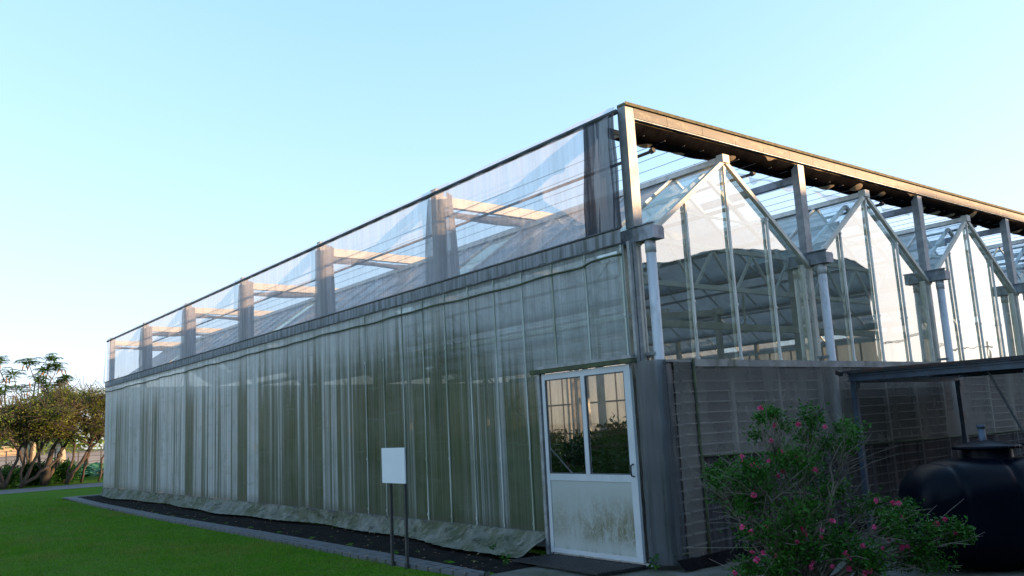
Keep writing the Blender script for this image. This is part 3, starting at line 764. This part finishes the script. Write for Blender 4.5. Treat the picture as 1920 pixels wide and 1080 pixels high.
for i in range(1, 4): m.box(FX+.9*i, FX+.9*i+.05, FY1+.06, FY0-.07, 1.74, 1.79)
m.build('rafter', M['bluesteel'], cn)
for (x, y) in ((FX+.03, FY0-.04), (FX+.03, FY1+.24), (FX+2.7, FY0-.04), (FX+2.7, FY1+.24)):
    m = MB(); m.box(x-.028, x+.028, y-.028, y+.028, -.03, 1.688); m.box(x-.05, x+.05, y-.05, y-.029, 1.62, 1.705); m.build('post', M['bluesteel'], cn)
m = MB(); m.tube([(FX+.05, FY1+.62, 1.70), (FX+.05, FY1+.28, .85)], .013, 8); m.build('brace', M['post'], cn)

# water tank (squat rounded drum lying along its long axis)
TC = Vector((1.80, -2.43, -.03)); AX = Vector((.783, -.622, 0)); PX = Vector((.622, .783, 0))
tk = thing('water_tank', 'large dark blue plastic water tank with round screw lid', 'water tank', tuple(TC))
def tankpt(u, v):
    # u along length -1..1, v around section
    a = -1+2*u; t = 2*math.pi*v
    k = (1-abs(a)**3.2)**(1/2.4) if abs(a) < 1 else 0
    ribs = 1-.035*max(0, math.cos((a*.78)*2*math.pi/.46))**14
    cs, sn = math.cos(t), math.sin(t)
    e = .62
    w = math.copysign(abs(cs)**e, cs)*.46*(.55+.45*k)*k**.35*ribs; h = math.copysign(abs(sn)**e, sn)
    hh = .47*(.25+.75*k)*ribs
    groove = 1-.035*math.exp(-((sn-.05)/.06)**2)
    p = TC+AX*(a*.76)+PX*(w*groove)
    return (p.x, p.y, TC.z+.47+h*hh)
m = MB(); m.grid(90, 64, tankpt); tb = m.build('tank_body', M['tank'], tk, True)
lc = (TC.x, TC.y, TC.z+.93)
m = MB(); m.lathe([(.215, -.03), (.205, .0), (.20, .075), (.20, .08)], lc, 36); m.build('neck', M['tank'], tk, True)
m = MB(); m.lathe([(.20, .08), (.262, .082), (.268, .092), (.268, .105), (.25, .113), (.19, .128), (.10, .148), (.001, .156)], lc, 40)
for i in range(24):
    t = i*math.pi/12; m.bar((lc[0]+.262*math.cos(t), lc[1]+.262*math.sin(t), lc[2]+.083), (lc[0]+.262*math.cos(t), lc[1]+.262*math.sin(t), lc[2]+.106), .02, .02)
m.build('lid', M['tank'], tk, True)
vp = TC+AX*.14+PX*.30
m = MB(); m.tube([(vp.x, vp.y, .9), (vp.x, vp.y, 1.16)], .032, 12); m.tube([(vp.x, vp.y, 1.15), (vp.x, vp.y, 1.185)], .036, 12); m.build('vent_pipe', M['bluesteel'], tk, True)
a = TC+AX*.22; b = TC+AX*.6
m = MB(); m.tube([(a.x, a.y, .94), (a.x+.02, a.y, 1.0), (b.x, b.y, 1.0), (b.x+.03, b.y, .7)], .014, 8); m.build('hose', M['tank'], tk, True)

# flowering shrub
SB = Vector((-.586, -2.013, -.03)); SR = Vector((.783, -.622, 0)); SD = Vector((.622, .783, 0))
sh = thing('flowering_shrub', 'straggly green shrub with pink powder puff flowers in front of the tank', 'shrub', tuple(SB))
clumps = [(-0.15,1.41,0.1),(-0.06,1.29,0.16),(0.21,1.27,0.2),(0.41,1.22,0.16),(-0.35,1.03,0.2),(-0.47,0.96,0.16),(-0.07,1.05,0.24),(0.12,0.97,0.24),(0.32,1.11,0.18),(-0.25,0.79,0.28),(0.03,0.7,0.28),(0.31,0.76,0.24),(-0.41,0.76,0.16),(-0.3,0.52,0.2),(-0.07,0.39,0.24),(0.21,0.42,0.24),(0.5,0.64,0.18),(0.65,0.59,0.2),(0.4,0.33,0.24),(0.81,0.58,0.16),(0.96,0.51,0.18),(1.12,0.45,0.16),(1.25,0.44,0.08),(0.76,0.35,0.22),(0.95,0.26,0.18),(-0.39,0.29,0.2),(-0.16,0.24,0.2),(-0.55,0.92,0.08)]
rs = random.Random(5); cen = []; rad = []; cnt = []; st = MB()
for i, (s_, z, r) in enumerate(clumps):
    for q in range(3):
        dpt = rs.uniform(-.38, .38)*(1 if s_ < .55 else .45)
        p = SB+SR*(s_+rs.gauss(0, .35*r))+SD*dpt; p.z = max(.04, z+rs.gauss(0, .3*r))
        cen.append(tuple(p)); rad.append((r*.62, r*.62, r*.5)); cnt.append(int(60+800*r*r*6))
        root = SB+SR*rs.uniform(-.12, .12)+SD*rs.uniform(-.1, .1)
        mid = root.lerp(p, .45)+Vector((0, 0, .12 if s_ > .5 else .05))
        limb(st, root, mid, .014, .008, i*7+q, .07, 6, 4); limb(st, mid, p, .008, .003, i*9+q, .10, 5, 5)
        for w in range(6 if s_ < .6 else 2):
            e = p+Vector((rs.gauss(0, r*.8), rs.gauss(0, r*.8), rs.gauss(0, r*.6))); limb(st, mid.lerp(p, .6), e, .004, .0015, i*31+q*5+w, .12, 4, 3)
st.build('stems', M['twig'], sh, True)
V, F = leaf_cloud(cen, rad, cnt, .031, .55, 3, 1, .6)
arrmesh('foliage', V, F, M['bushleaf'], sh)
flw = [(-0.22,1.42),(-0.13,1.29),(0.04,1.29),(0.24,1.26),(-0.18,1.18),(-0.11,1.1),(-0.07,1.09),(-0.02,1.06),(-0.42,1.08),(-0.4,1.04),(-0.37,1.01),(-0.34,1.01),(-0.3,1.0),(-0.23,1.04),(-0.17,0.93),(-0.13,0.96),(0.02,1.03),(0.11,0.96),(-0.38,0.81),(-0.43,0.56),(-0.33,0.59),(-0.43,0.42),(-0.5,0.6),(-0.41,0.37),(-0.35,0.41),(-0.26,0.39),(-0.07,0.56),(0.08,0.55),(0.07,0.5),(-0.11,0.48),(-0.02,0.52),(0.0,0.33),(-0.02,0.3),(0.23,0.39),(0.24,0.28),(0.27,0.35),(0.36,0.43),(0.51,0.72),(0.6,0.71),(0.73,0.68),(0.77,0.68),(0.78,0.58),(0.47,0.55),(0.66,0.43),(0.74,0.37),(0.79,0.37),(1.03,0.52),(1.09,0.55),(1.17,0.45),(0.36,0.24),(0.41,0.25),(0.52,0.4),(0.16,0.61),(0.13,0.3),(-0.58,0.29)]
fm = MB(); fr_ = random.Random(2)
for q in range(110):
    d = Vector((fr_.gauss(0, 1), fr_.gauss(0, 1), fr_.gauss(.5, 1))).normalized(); L = fr_.uniform(.017, .026)
    a = d.orthogonal().normalized()*.0019; e = d*L
    fm.quad(tuple(-a), tuple(a), tuple(e+a*1.6), tuple(e-a*1.6))
fl0 = None
for i, (s_, z) in enumerate(flw):
    dpt = -.40-rs.random()*.06 if s_ < .55 else -.2-rs.random()*.04
    dpt *= .5+.5*min(1, 1.6-z) if z > .6 else 1
    p = SR*(s_*.965)+SD*(dpt+.1)+Vector((0, 0, z*1.0+.03+.01))
    if fl0 is None:
        fl0 = fm.build('flower', M['pink'], None, loc=(0, 0, 0)); fl0.parent = sh; fl0.location = p
    else:
        f2 = share(fl0, 'flower', sh, p); f2.rotation_euler = (fr_.uniform(0, 6), fr_.uniform(0, 6), 0); k = fr_.uniform(.6, 1.05); f2.scale = (k, k, k)

# ================================================================== INSIDE: potted plants and benches
for i, (x, y, h, w) in enumerate(((1.35, 2.0, 1.30, .55), (2.3, 2.2, 1.25, .6), (1.6, 3.1, 1.35, .6), (2.9, 3.5, 1.35, .65), (3.9, 3.3, 1.2, .6), (2.0, 4.4, 1.45, .6), (4.6, 4.6, 1.4, .7))):
    lab = ['bushy green plant nearest behind the door glass', 'second green plant behind the door glass', 'tall leafy plant behind the left door pane', 'wide leafy plant deeper behind the door', 'low leafy plant deep inside beside the gable', 'tallest leafy plant behind the left door pane', 'wide leafy plant farthest inside behind the door'][i]
    t = thing('potted_plant', lab, 'plant', (x, y, 0), 'potted plants inside the greenhouse')
    m = MB(); m.lathe([(.001, 0), (.15, 0), (.19, .30), (.20, .31), (.18, .31), (.001, .29)], (x, y, 0), 20); m.build('pot', M['pot'], t)
    m = MB(); cs = []
    for q in range(9):
        e = (x+rs.gauss(0, w*.45), y+rs.gauss(0, w*.45), rs.uniform(.5, h-.12)); limb(m, (x, y, .28), e, .012, .004, i*20+q, .1, 5, 4); cs.append(e)
    m.build('stems', M['twig'], t)
    V, F = leaf_cloud(cs, [.26]*9, [220]*9, .10, .42, i+50, .9, .6); arrmesh('foliage', V, F, M['houseleaf'], t)
for k, (x0, lab) in enumerate(((.75, 'long metal growing bench along the stained side wall'), (3.6, 'long metal growing bench behind the second gable'), (6.7, 'long metal growing bench behind the third gable'), (9.8, 'long metal growing bench behind the fourth gable'))):
    t = thing('growing_bench', lab, 'bench', (x0, 8, 0), 'growing benches in the greenhouse')
    y0, y1 = (6.2, 20.5) if k == 0 else (1.2, 20.5)
    m = MB(); m.box(x0, x0+1.6, y0, y1, .74, .80); m.build('bench_top', M['bench'], t)
    for y in np.linspace(y0+.1, y1-.1, 6):
        m = MB()
        for x in (x0+.1, x0+1.5): m.box(x-.025, x+.025, y-.025, y+.025, 0, .74)
        m.build('leg', M['bench'], t)
    cs = [(x0+.2+rs.random()*1.2, y0+.3+(y1-y0-.6)*q/60, .98+rs.random()*.12) for q in range(60)]
    V, F = leaf_cloud(cs, [.22]*60, [70]*60, .09, .42, k+80, .8, .6)
    o = arrmesh('seedlings', V, F, M['houseleaf'], None, (x0, 8, .8)); tag(o, ['green seedlings on the bench by the side wall', 'green seedlings on the bench behind the second gable', 'green seedlings on the bench behind the third gable', 'green seedlings on the bench behind the fourth gable'][k], 'seedlings', kind='stuff')

# ================================================================== GRASS BLADES near the viewer
CAM = np.array([-6.19609456, -5.8255012, 1.39355981])
n = 420000
yy = RNG.uniform(-1.0, 24, n); xx = RNG.uniform(-13, -.5, n)
dx, dy = xx-CAM[0], yy-CAM[1]; dist = np.hypot(dx, dy)
az = np.degrees(np.arctan2(dx, dy))
edge = np.interp(yy, [e[1] for e in edge_out[:7]], [e[0] for e in edge_out[:7]])
keep = (az > 1) & (az < 44) & (xx < edge-.01+.02*np.sin(yy*7)) & (RNG.random(n) < np.clip((9.5/dist)**1.6, 0, 1)) & ((yy > 1.0) | (xx < -1.5-.6*RNG.random(n)))
xx, yy, dist = xx[keep], yy[keep], dist[keep]; n = len(xx)
h = RNG.uniform(.022, .05, n)*(1+.3*np.sin(xx*1.3)*np.sin(yy*.9)); w = RNG.uniform(.002, .0035, n)*np.clip(dist/8, 1, 3)
th = RNG.uniform(0, 6.283, n); ln = RNG.normal(0, .018, (n, 2))
b0 = np.stack([xx-np.cos(th)*w, yy-np.sin(th)*w, np.full(n, -.047)], 1); b1 = np.stack([xx+np.cos(th)*w, yy+np.sin(th)*w, np.full(n, -.047)], 1)
clump = np.clip(np.sin(3.1*xx+1.7*np.sin(2.0*yy))*np.sin(2.7*yy+1.3*np.sin(2.3*xx)), 0, 1)**2
h *= .8+1.1*clump
tp = np.stack([xx+ln[:, 0], yy+ln[:, 1], -.045+h], 1)
V = np.stack([b0, b1, tp], 1).reshape(-1, 3); F = np.arange(3*n).reshape(-1, 3)
tag(arrmesh('grass', V, F, M['blade'], None, (-4, 5, -.045)), 'short green grass blades of the lawn', 'grass', kind='stuff')
# fallen leaves on the bed and pavers
n = 420; xx = RNG.uniform(-1.45, -.1, n); yy = 1.2+21*RNG.random(n)**1.6; LV = []
for x, y in zip(xx, yy):
    t = RNG.uniform(0, 6.283); L = RNG.uniform(.012, .028); d = np.array((math.cos(t), math.sin(t), RNG.uniform(-.1, .35)))*L; k = np.array((-math.sin(t), math.cos(t), .1))*L*.35
    p = np.array((x, y, .006)); LV += [p-d, p+k, p+d, p-k]
tag(arrmesh('leaves', np.array(LV), np.arange(len(LV)).reshape(-1, 4), M['pod'], None, (-.8, 8, 0)), 'tiny dry fallen leaves on the soil and pavers', 'leaves', kind='stuff')
# weeds at the edge of the bed
for i, (x, y, lab) in enumerate(((-.35, 2.05, 'small green weed under the loose skirt cloth'), (-.75, 1.35, 'tiny green weed at the corner of the rubber mat'), (-.10, -.10, 'tuft of green weed at the door corner'))):
    V, F = leaf_cloud([(x, y, .05)], [(.05, .05, .05)], [26], .05, .4, i+7)
    tag(arrmesh('weed', V, F, M['bushleaf'], None, (x, y, 0)), lab, 'weed', 'weeds by the wall')

# ================================================================== FAR TREES, HEDGE, FIELD
def far_tree(base, label, stems, clumps, leafmat, nleaf, lsize, seed, group='trees beyond the lawn', twigs=40):
    t = thing('tree', label, 'tree', tuple(base), group); rs = random.Random(seed)
    m = MB(); B = Vector(base); ends = []
    for (dx, dz, r) in stems:
        e = B+Vector((dx, rs.uniform(-.5, .5), dz)); limb(m, B, e, r*.8, r*.45, seed+int(dx*100), .05, 7, 6)
        ends.append((e, r))
    for c in clumps:
        P_ = B+Vector((c[0], c[2], c[1])); e, r = min(ends, key=lambda q: (q[0]-P_).length)
        limb(m, e, P_, r*.42, .012, seed+int(c[0]*77), .09, 5, 5)
    cen = [(B.x+c[0], B.y+c[2], B.z+c[1]) for c in clumps]
    for c, cl in zip(cen, clumps):
        for q in range(twigs):
            p = Vector(c)
            e = p+Vector((rs.gauss(0, cl[3]*.6), rs.gauss(0, cl[3]*.6), rs.gauss(.1, cl[3]*.45))); m.bar(p, e, .012, .012)
    m.build('trunk', M['bark'], t, True)
    tot = sum(c[3]**2 for c in clumps)
    V, F = leaf_cloud(cen, [(c[3], c[3]*.9, c[3]*.62) for c in clumps], [max(30, int(.52*nleaf*c[3]**2/tot)) for c in clumps], lsize, .5, seed, 1, .55)
    arrmesh('crown', V, F, leafmat, t); return t
# clumps: (dx, z, dy, radius)
def canopy(w, z0, z1, seed, n=16, r=.75):
    rs = random.Random(seed); out = []
    for i in range(n):
        a = rs.uniform(-1, 1); zz = z0+(z1-z0)*(rs.random())*(1-.35*a*a); out.append((a*w, zz, rs.uniform(-1.3, 1.3), r*rs.uniform(.6, 1.15)))
    return out
YT = 33.9
far_tree((-1.05, YT, -.04), 'twisted multi stem tree with green crown at the left edge', [(-1.2, 1.5, .13), (.55, 1.7, .10), (-.3, 1.6, .10)], canopy(1.9, 2.15, 3.4, 1, 20), M['crown2'], 9000, .11, 11)
far_tree((-.55, YT-.3, -.04), 'low forked tree with several slim stems beside the path', [(.7, 1.5, .11), (1.5, 1.2, .10), (.2, 1.6, .07)], canopy(1.5, 2.0, 3.3, 2, 16), M['crown1'], 8000, .10, 12)
far_tree((.42, YT+.5, -.04), 'thick dark trunk tree with olive brown crown', [(.25, 1.5, .20), (.9, 1.8, .12), (-.3, 1.8, .10)], canopy(1.7, 2.0, 3.75, 3, 22), M['crown1'], 12000, .10, 13)
far_tree((1.18, YT+.1, -.04), 'leaning pale trunk tree nearest the greenhouse corner', [(.7, 1.3, .12), (.35, 1.6, .08), (1.2, 1.7, .07)], canopy(1.6, 2.1, 3.8, 4, 20), M['crown1'], 11000, .10, 14)
far_tree((1.85, YT+.6, -.04), 'thin right leaning tree half behind the greenhouse corner', [(.5, 1.7, .07), (.2, 1.6, .06)], canopy(1.6, 2.2, 3.9, 5, 18), M['crown1'], 9000, .10, 15)
far_tree((2.45, YT+.2, -.04), 'slim tree right at the greenhouse corner', [(.3, 1.8, .06), (.8, 1.9, .05)], canopy(1.5, 2.3, 3.9, 6, 14), M['crown1'], 7000, .10, 16)
for i, x in enumerate((-4.4, -7.6, -11.2)):
    far_tree((x, YT+.3*i, -.04), ['bushy green tree left of the twisted tree', 'second bushy green tree farther left', 'third bushy green tree farthest left'][i], [(-.8, 1.6, .14), (.7, 1.6, .12)], canopy(2.2, 2.0, 3.6, 20+i, 18, .85), M['crown2'], 6000, .13, 30+i)
# taller compound-leaved tree behind
TB = (1.0, 41.5, -.04)
tc = [(-2.6, 4.9, 0, .55), (-2.0, 5.5, .4, .5), (-1.4, 4.3, -.3, .6), (-.9, 5.2, .2, .5), (-.3, 5.8, 0, .42), (-.5, 4.5, .4, .6), (.2, 4.9, 0, .45), (.45, 5.4, .2, .42), (.75, 5.95, 0, .36), (.95, 5.6, 0, .32), (.6, 4.4, -.2, .5), (1.1, 4.7, .3, .36), (1.4, 4.3, 0, .34), (-3.2, 4.4, 0, .6), (-2.4, 3.9, .3, .7), (-3.6, 5.1, 0, .5), (0, 3.9, 0, .6), (1.35, 5.0, 0, .22), (-1.6, 5.9, 0, .35)]
tall = far_tree(TB, 'taller feathery leaved tree with brown seed pods behind the others', [(-1.2, 3.0, .13), (.3, 3.2, .12), (-.4, 3.1, .09)], [(a, b, c_, r*.42) for a, b, c_, r in tc], M['crown3'], 300, .2, 17, twigs=6)
rs = random.Random(9); LV = []; pod0 = None
for (a, b, c_, r) in tc:
    for q in range(16):
        cx, cy, cz = TB[0]+a+rs.gauss(0, r*.55), TB[1]+c_+rs.gauss(0, r*.5), TB[2]+b+rs.gauss(0, r*.42)
        for w in range(7):          # drooping compound fronds radiating from each twig end
            t = w/7*6.283+rs.random(); L = rs.uniform(.16, .30)
            d = np.array((math.cos(t), math.sin(t), 0)); sd = np.array((-d[1], d[0], 0))
            for lf in range(7):
                s0 = L*(lf+1)/7.5; p = np.array((cx, cy, cz))+d*s0+np.array((0, 0, .07*math.sin(s0/L*2)-.30*(s0/L)**2*L*2))
                for sg_ in (-1, 1):
                    e = p+sd*sg_*.085+np.array((0, 0, -.025)); k = d*.024
                    LV.append([p, (p+e)/2+k, e, (p+e)/2-k])
    for q in range(3):
        p = (a+rs.gauss(0, r*.5), c_+rs.gauss(0, r*.5), b-.12-rs.random()*r*.3)
        if pod0 is None:
            m = MB(); m.tube([(0, 0, 0), (.015, 0, -.12), (0, .01, -.30)], [.02, .035, .012], 6); pod0 = m.build('seed_pod', M['pod'], None, True, (0, 0, 0)); pod0.parent = tall; pod0.location = p
        else: share(pod0, 'seed_pod', tall, p).rotation_euler = (rs.gauss(0, .3), rs.gauss(0, .3), rs.random()*6)
LV = np.array(LV).reshape(-1, 3); arrmesh('fronds', LV, np.arange(len(LV)).reshape(-1, 4), M['crown3'], tall)

# hedge bushes
for i, (x, w, hh) in enumerate(((-2.0, .75, .95), (-.75, .6, .75), (.05, .55, .80), (.75, .55, .85), (1.42, .45, .75), (-3.4, .8, 1.0), (-5.0, .8, .95))):
    c_ = (x, YT+1.5, 0); lab = ['dark green bush behind the twisted stems', 'dark green bush left of the forked tree', 'dark green bush left of the thick trunk', 'dark green bush right of the thick trunk', 'small dark green bush behind the leaning trunk', 'dark bush second from the left end', 'dark bush at the left end of the row'][i]
    t = thing('bush', lab, 'bush', (x, YT+1.5, -.04), 'dark bushes under the trees')
    cs = [(x+rs.gauss(0, w*.4), YT+1.5+rs.gauss(0, .35), rs.uniform(.2, hh-.15)) for q in range(10)]
    V, F = leaf_cloud(cs, [.33]*10, [420]*10, .13, .35, 60+i, 1, .6); V[:, 2] = np.maximum(V[:, 2], -.04)
    arrmesh('foliage', V, F, M['hedge'], t)
    m = MB()
    for e in cs[:5]: limb(m, (x, YT+1.5, -.04), e, .02, .008, i+3, .08, 5, 4)
    m.build('stems', M['bark'], t)
# lotus pond leaves
LV = []; LF = []
for i in range(1500):
    x, y = rs.uniform(-14, 12), rs.uniform(36.5, 45); z = rs.uniform(.1, .5); r = rs.uniform(.12, .26); tx, ty = rs.gauss(0, .3), rs.gauss(0, .3)
    b = len(LV)
    for k in range(8):
        t = k*math.pi/4; dx_, dy_ = r*math.cos(t), r*math.sin(t); LV.append((x+dx_, y+dy_, z+dx_*tx+dy_*ty+.06*(k % 2)))
    LF.append(list(range(b, b+8)))
tag(arrmesh('lotus_leaves', np.array(LV), np.array(LF), M['lotus'], None, (0, 40, 0)), 'low round water plant leaves behind the trees', 'water plants', kind='stuff')
# posts / poles in the field
for i, (x, y, h, r, lab) in enumerate(((3.2, 56, 4.6, .22, 'thick pale pole seen between the forked stems'), (1.2, 60, 4.6, .2, 'pale pole at the left edge of the trees'), (6.7, 66, 1.6, .3, 'short stout post beside the road behind the leaning tree'), (2.9, 72, 5.2, .10, 'thin pole left of the thick pale pole'))):
    m = MB(); m.tube([(x, y, -.04), (x+.05, y, h*.5), (x+.02, y, h)], [r*1.1, r, r*.85], 12); m.tube([(x, y, -.04), (x, y, .12)], r*1.3, 12)
    tag(m.build('pole', M['polem'], None, True, (x, y, -.04)), lab, 'pole', 'poles in the field')
# fence along the road
t = thing('fence', 'low wire fence with dark posts along the far road', 'fence', (6, 66.5, 0)); m = MB()
for i in range(60): m.box(-40+i*1.6-.04, -40+i*1.6+.04, 66.46, 66.54, -.04, 1.5)
m.build('fence_posts', M['post'], t); m = MB()
for z in (.4, .8, 1.2, 1.45): m.box(-40, 55, 66.44, 66.455, z-.02, z+.02)
m.build('rails', M['post'], t)
# far buildings
def house(x, y, w, d, h, lab, roofc, wallc='tan', pitch=1.2, nwin=4):
    t = thing('house', lab, 'building', (x, y, 0), 'far buildings')
    m = MB(); m.box(x-w/2, x+w/2, y, y+d, -.05, h); wl = m.build('wall', M[wallc], t)
    for i in range(nwin):
        wx = x-w/2+w*(i+.5)/nwin; f = MB(); f.box(wx-.7, wx+.7, y-.12, y-.003, h*.35, h*.75); g = f.build('window', M['polem'], t)
        f = MB(); f.box(wx-.6, wx+.6, y-.14, y-.123, h*.38, h*.72); f.build('pane', M['pane'], g)
    m = MB(); a = .5
    m.poly([(x-w/2-a, y-a, h), (x+w/2+a, y-a, h), (x+w/2+a, y+d/2, h+pitch), (x-w/2-a, y+d/2, h+pitch)]); m.poly([(x-w/2-a, y+d+a, h), (x-w/2-a, y+d/2, h+pitch), (x+w/2+a, y+d/2, h+pitch), (x+w/2+a, y+d+a, h)])
    m.box(x-w/2-a, x+w/2+a, y-a-.1, y-a-.003, h-.25, h+.02); m.build('roof', M[roofc], t)
house(10.5, 112, 12, 9, 5.6, 'tan low building between the tree stems', 'redroof'); house(24.5, 104, 9, 9, 7.0, 'orange lit building behind the leaning trees', 'redroof', pitch=.4, nwin=3)
house(-6, 112, 16, 10, 4.8, 'wide tan building at the left edge', 'darkroof', nwin=5); house(40, 125, 16, 12, 6.0, 'tan house hidden behind the greenhouse', 'redroof')
m = thing('hedgerow', 'dark green hedgerow in front of the far buildings', 'hedge', (8, 100, 0))
cs = [(-50+i*1.6+rs.gauss(0, .5), 98+rs.gauss(0, 1), 1.2+rs.uniform(0, 1.6)) for i in range(70)]
V, F = leaf_cloud(cs, [1.2]*70, [150]*70, .5, .5, 99, .8, .6); arrmesh('foliage', V, F, M['crown2'], m)

# ================================================================== BEHIND THE VIEWER (seen in the glass; casts the evening shade)
t = thing('storage_shed', 'long dark shed with low arched roof reflected in the gable glass', 'shed', (-5, -18, 0))
prof = [(-34, 5.6), (-10, 5.9), (5, 6.2), (12, 6.45), (16, 6.75), (18, 7.1), (20.3, 7.7), (23, 7.95), (26, 7.95), (29, 7.8), (30.2, 7.5)]
m = MB()
m.poly([(-34, -14, -.04), (30.2, -14, -.04)]+[(x, -14, z) for x, z in prof[::-1]])
m.poly([(-34, -24, -.04)]+[(x, -24, z) for x, z in prof]+[(30.2, -24, -.04)])
m.quad((30.2, -14, -.04), (30.2, -24, -.04), (30.2, -24, 7.5), (30.2, -14, 7.5)); m.quad((-34, -14, -.04), (-34, -14, 5.6), (-34, -24, 5.6), (-34, -24, -.04))
for x in np.arange(-33, 30, 3.0): m.box(x-.06, x+.06, -14.06, -14.003, -.04, 5.5)
for z in np.arange(.4, 5.6, .4): m.box(-34, 30.1, -14.035, -14.004, z-.03, z+.03)
m.build('wall', M['shed'], t); m = MB()
for a, b in zip(prof[:-1], prof[1:]): m.quad((a[0], -13.9, a[1]+.03), (b[0], -13.9, b[1]+.03), (b[0], -24.1, b[1]+.03), (a[0], -24.1, a[1]+.03))
m.build('roof', M['darkroof'], t)
house2 = [(44, -36, 14, 8, 3.0, 'low dark building reflected beside the gutter pipe'), (62, -34, 18, 8, 4.2, 'dark blue building reflected in the far gable')]
for x, y, w, d, h, lab in house2:
    t = thing('warehouse', lab, 'building', (x, y, 0), 'buildings behind the viewer')
    m = MB(); m.box(x-w/2, x+w/2, y-d, y, -.05, h); m.build('wall', M['shed'], t); m = MB()
    m.poly([(x-w/2-.4, y+.4, h), (x+w/2+.4, y+.4, h), (x+w/2+.4, y-d/2, h+.9), (x-w/2-.4, y-d/2, h+.9)]); m.poly([(x-w/2-.4, y-d-.4, h), (x-w/2-.4, y-d/2, h+.9), (x+w/2+.4, y-d/2, h+.9), (x+w/2+.4, y-d-.4, h)])
    m.build('roof', M['darkroof'], t)
far_tree((41, -24, -.04), 'loose green tree reflected in the second gable', [(-.5, 2.2, .16), (.6, 2.4, .14)], canopy(1.9, 3.0, 4.9, 71, 14, .7), M['crown2'], 2500, .2, 72, 'trees behind the viewer', 4)
far_tree((36, -27, -.04), 'round green tree reflected beside the shed edge', [(-.5, 2, .16), (.6, 2.1, .14)], canopy(2.1, 2.4, 3.9, 73, 14, .8), M['crown2'], 2500, .2, 74, 'trees behind the viewer', 4)
poles = [(47, -30), (60, -26), (84, -30)]
for i, (x, y) in enumerate(poles):
    t = thing('utility_pole', ['utility pole with crossarm reflected near the shed', 'utility pole reflected in the third gable', 'utility pole reflected in the last gable'][i], 'utility pole', (x, y, 0), 'utility poles behind the viewer')
    m = MB(); m.tube([(x, y, -.04), (x, y, 7.2)], [.15, .1], 10); m.build('pole', M['polem'], t)
    m = MB(); m.box(x-.9, x+.9, y-.06, y+.06, 6.6, 6.72); m.build('crossarm', M['post'], t)
m = MB()
for (a, b) in zip(poles[:-1], poles[1:]):
    for off in (-.8, 0, .8): m.tube([(a[0]+(b[0]-a[0])*q/8+off, a[1]+(b[1]-a[1])*q/8, 6.75-.5*math.sin(q/8*math.pi)) for q in range(9)], .02, 4)
tag(m.build('power_lines', M['post'], None, False, (50, -20, 6)), 'sagging power lines between the reflected poles', 'wires')

# ================================================================== LIGHT, SKY, CAMERA
W = bpy.data.worlds.new('World'); S.world = W; W.use_nodes = True
nt = W.node_tree; nt.nodes.clear()
sky = nt.nodes.new('ShaderNodeTexSky'); sky.sky_type = 'NISHITA'; sky.sun_disc = False
sky.sun_elevation = R_(SUN_EL); sky.sun_rotation = R_(SUN_AZ); sky.air_density = 1.0; sky.dust_density = 1.0; sky.ozone_density = 4.0
bg = nt.nodes.new('ShaderNodeBackground'); bg.inputs[1].default_value = .15
wo = nt.nodes.new('ShaderNodeOutputWorld'); 
# sky brightness range compressed per channel by a soft shoulder c / (1 + c)
def vm(op, a, b):
    n = nt.nodes.new('ShaderNodeVectorMath'); n.operation = op
    for i, v in enumerate((a, b)):
        if isinstance(v, tuple): n.inputs[i].default_value = v
        else: nt.links.new(v, n.inputs[i])
    return n.outputs[0]
c_ = vm('MULTIPLY', sky.outputs[0], (.734,)*3)
c_ = vm('DIVIDE', c_, vm('ADD', vm('MULTIPLY', c_, (1.3, 1.34, 1.15)), (1, 1, 1)))
c_ = vm('MULTIPLY', c_, (2.95,)*3)
nt.links.new(c_, bg.inputs[0]); nt.links.new(bg.outputs[0], wo.inputs[0])
sd = bpy.data.lights.new('sun', 'SUN'); sd.energy = 2.0; sd.angle = R_(.6); sd.color = (1.0, .63, .34)
so = bpy.data.objects.new('sun', sd); COL.objects.link(so)
az, el = R_(SUN_AZ), R_(SUN_EL)
to = Vector((math.sin(az)*math.cos(el), math.cos(az)*math.cos(el), math.sin(el)))
so.rotation_euler = to.to_track_quat('Z', 'Y').to_euler(); so.location = (10, -10, 20)

cd = bpy.data.cameras.new('camera'); co = bpy.data.objects.new('camera', cd); COL.objects.link(co); S.camera = co
yaw, pi_, ro = R_(38.51745855), R_(9.33346642), R_(-2.9741359)
fw = Vector((math.sin(yaw)*math.cos(pi_), math.cos(yaw)*math.cos(pi_), math.sin(pi_)))
rt = Vector((math.cos(yaw), -math.sin(yaw), 0)); up = rt.cross(fw)
Rv = rt*math.cos(ro)+up*math.sin(ro); Uv = -rt*math.sin(ro)+up*math.cos(ro)
mw = Matrix((Rv, Uv, -fw)).transposed().to_4x4(); mw.translation = Vector(CAM)
co.matrix_world = mw
cd.sensor_width = 36; cd.lens = 1573.787484/1920*36; cd.clip_start = .05; cd.clip_end = 3000
S.view_settings.view_transform = 'Standard'; S.view_settings.look = 'None'; S.view_settings.gamma = 1
S.view_settings.exposure = 2.4
S.cycles.max_bounces = 10; S.cycles.transparent_max_bounces = 24; S.cycles.diffuse_bounces = 4; S.cycles.glossy_bounces = 4
S.cycles.use_denoising = True
S.cycles.sample_clamp_indirect = 8
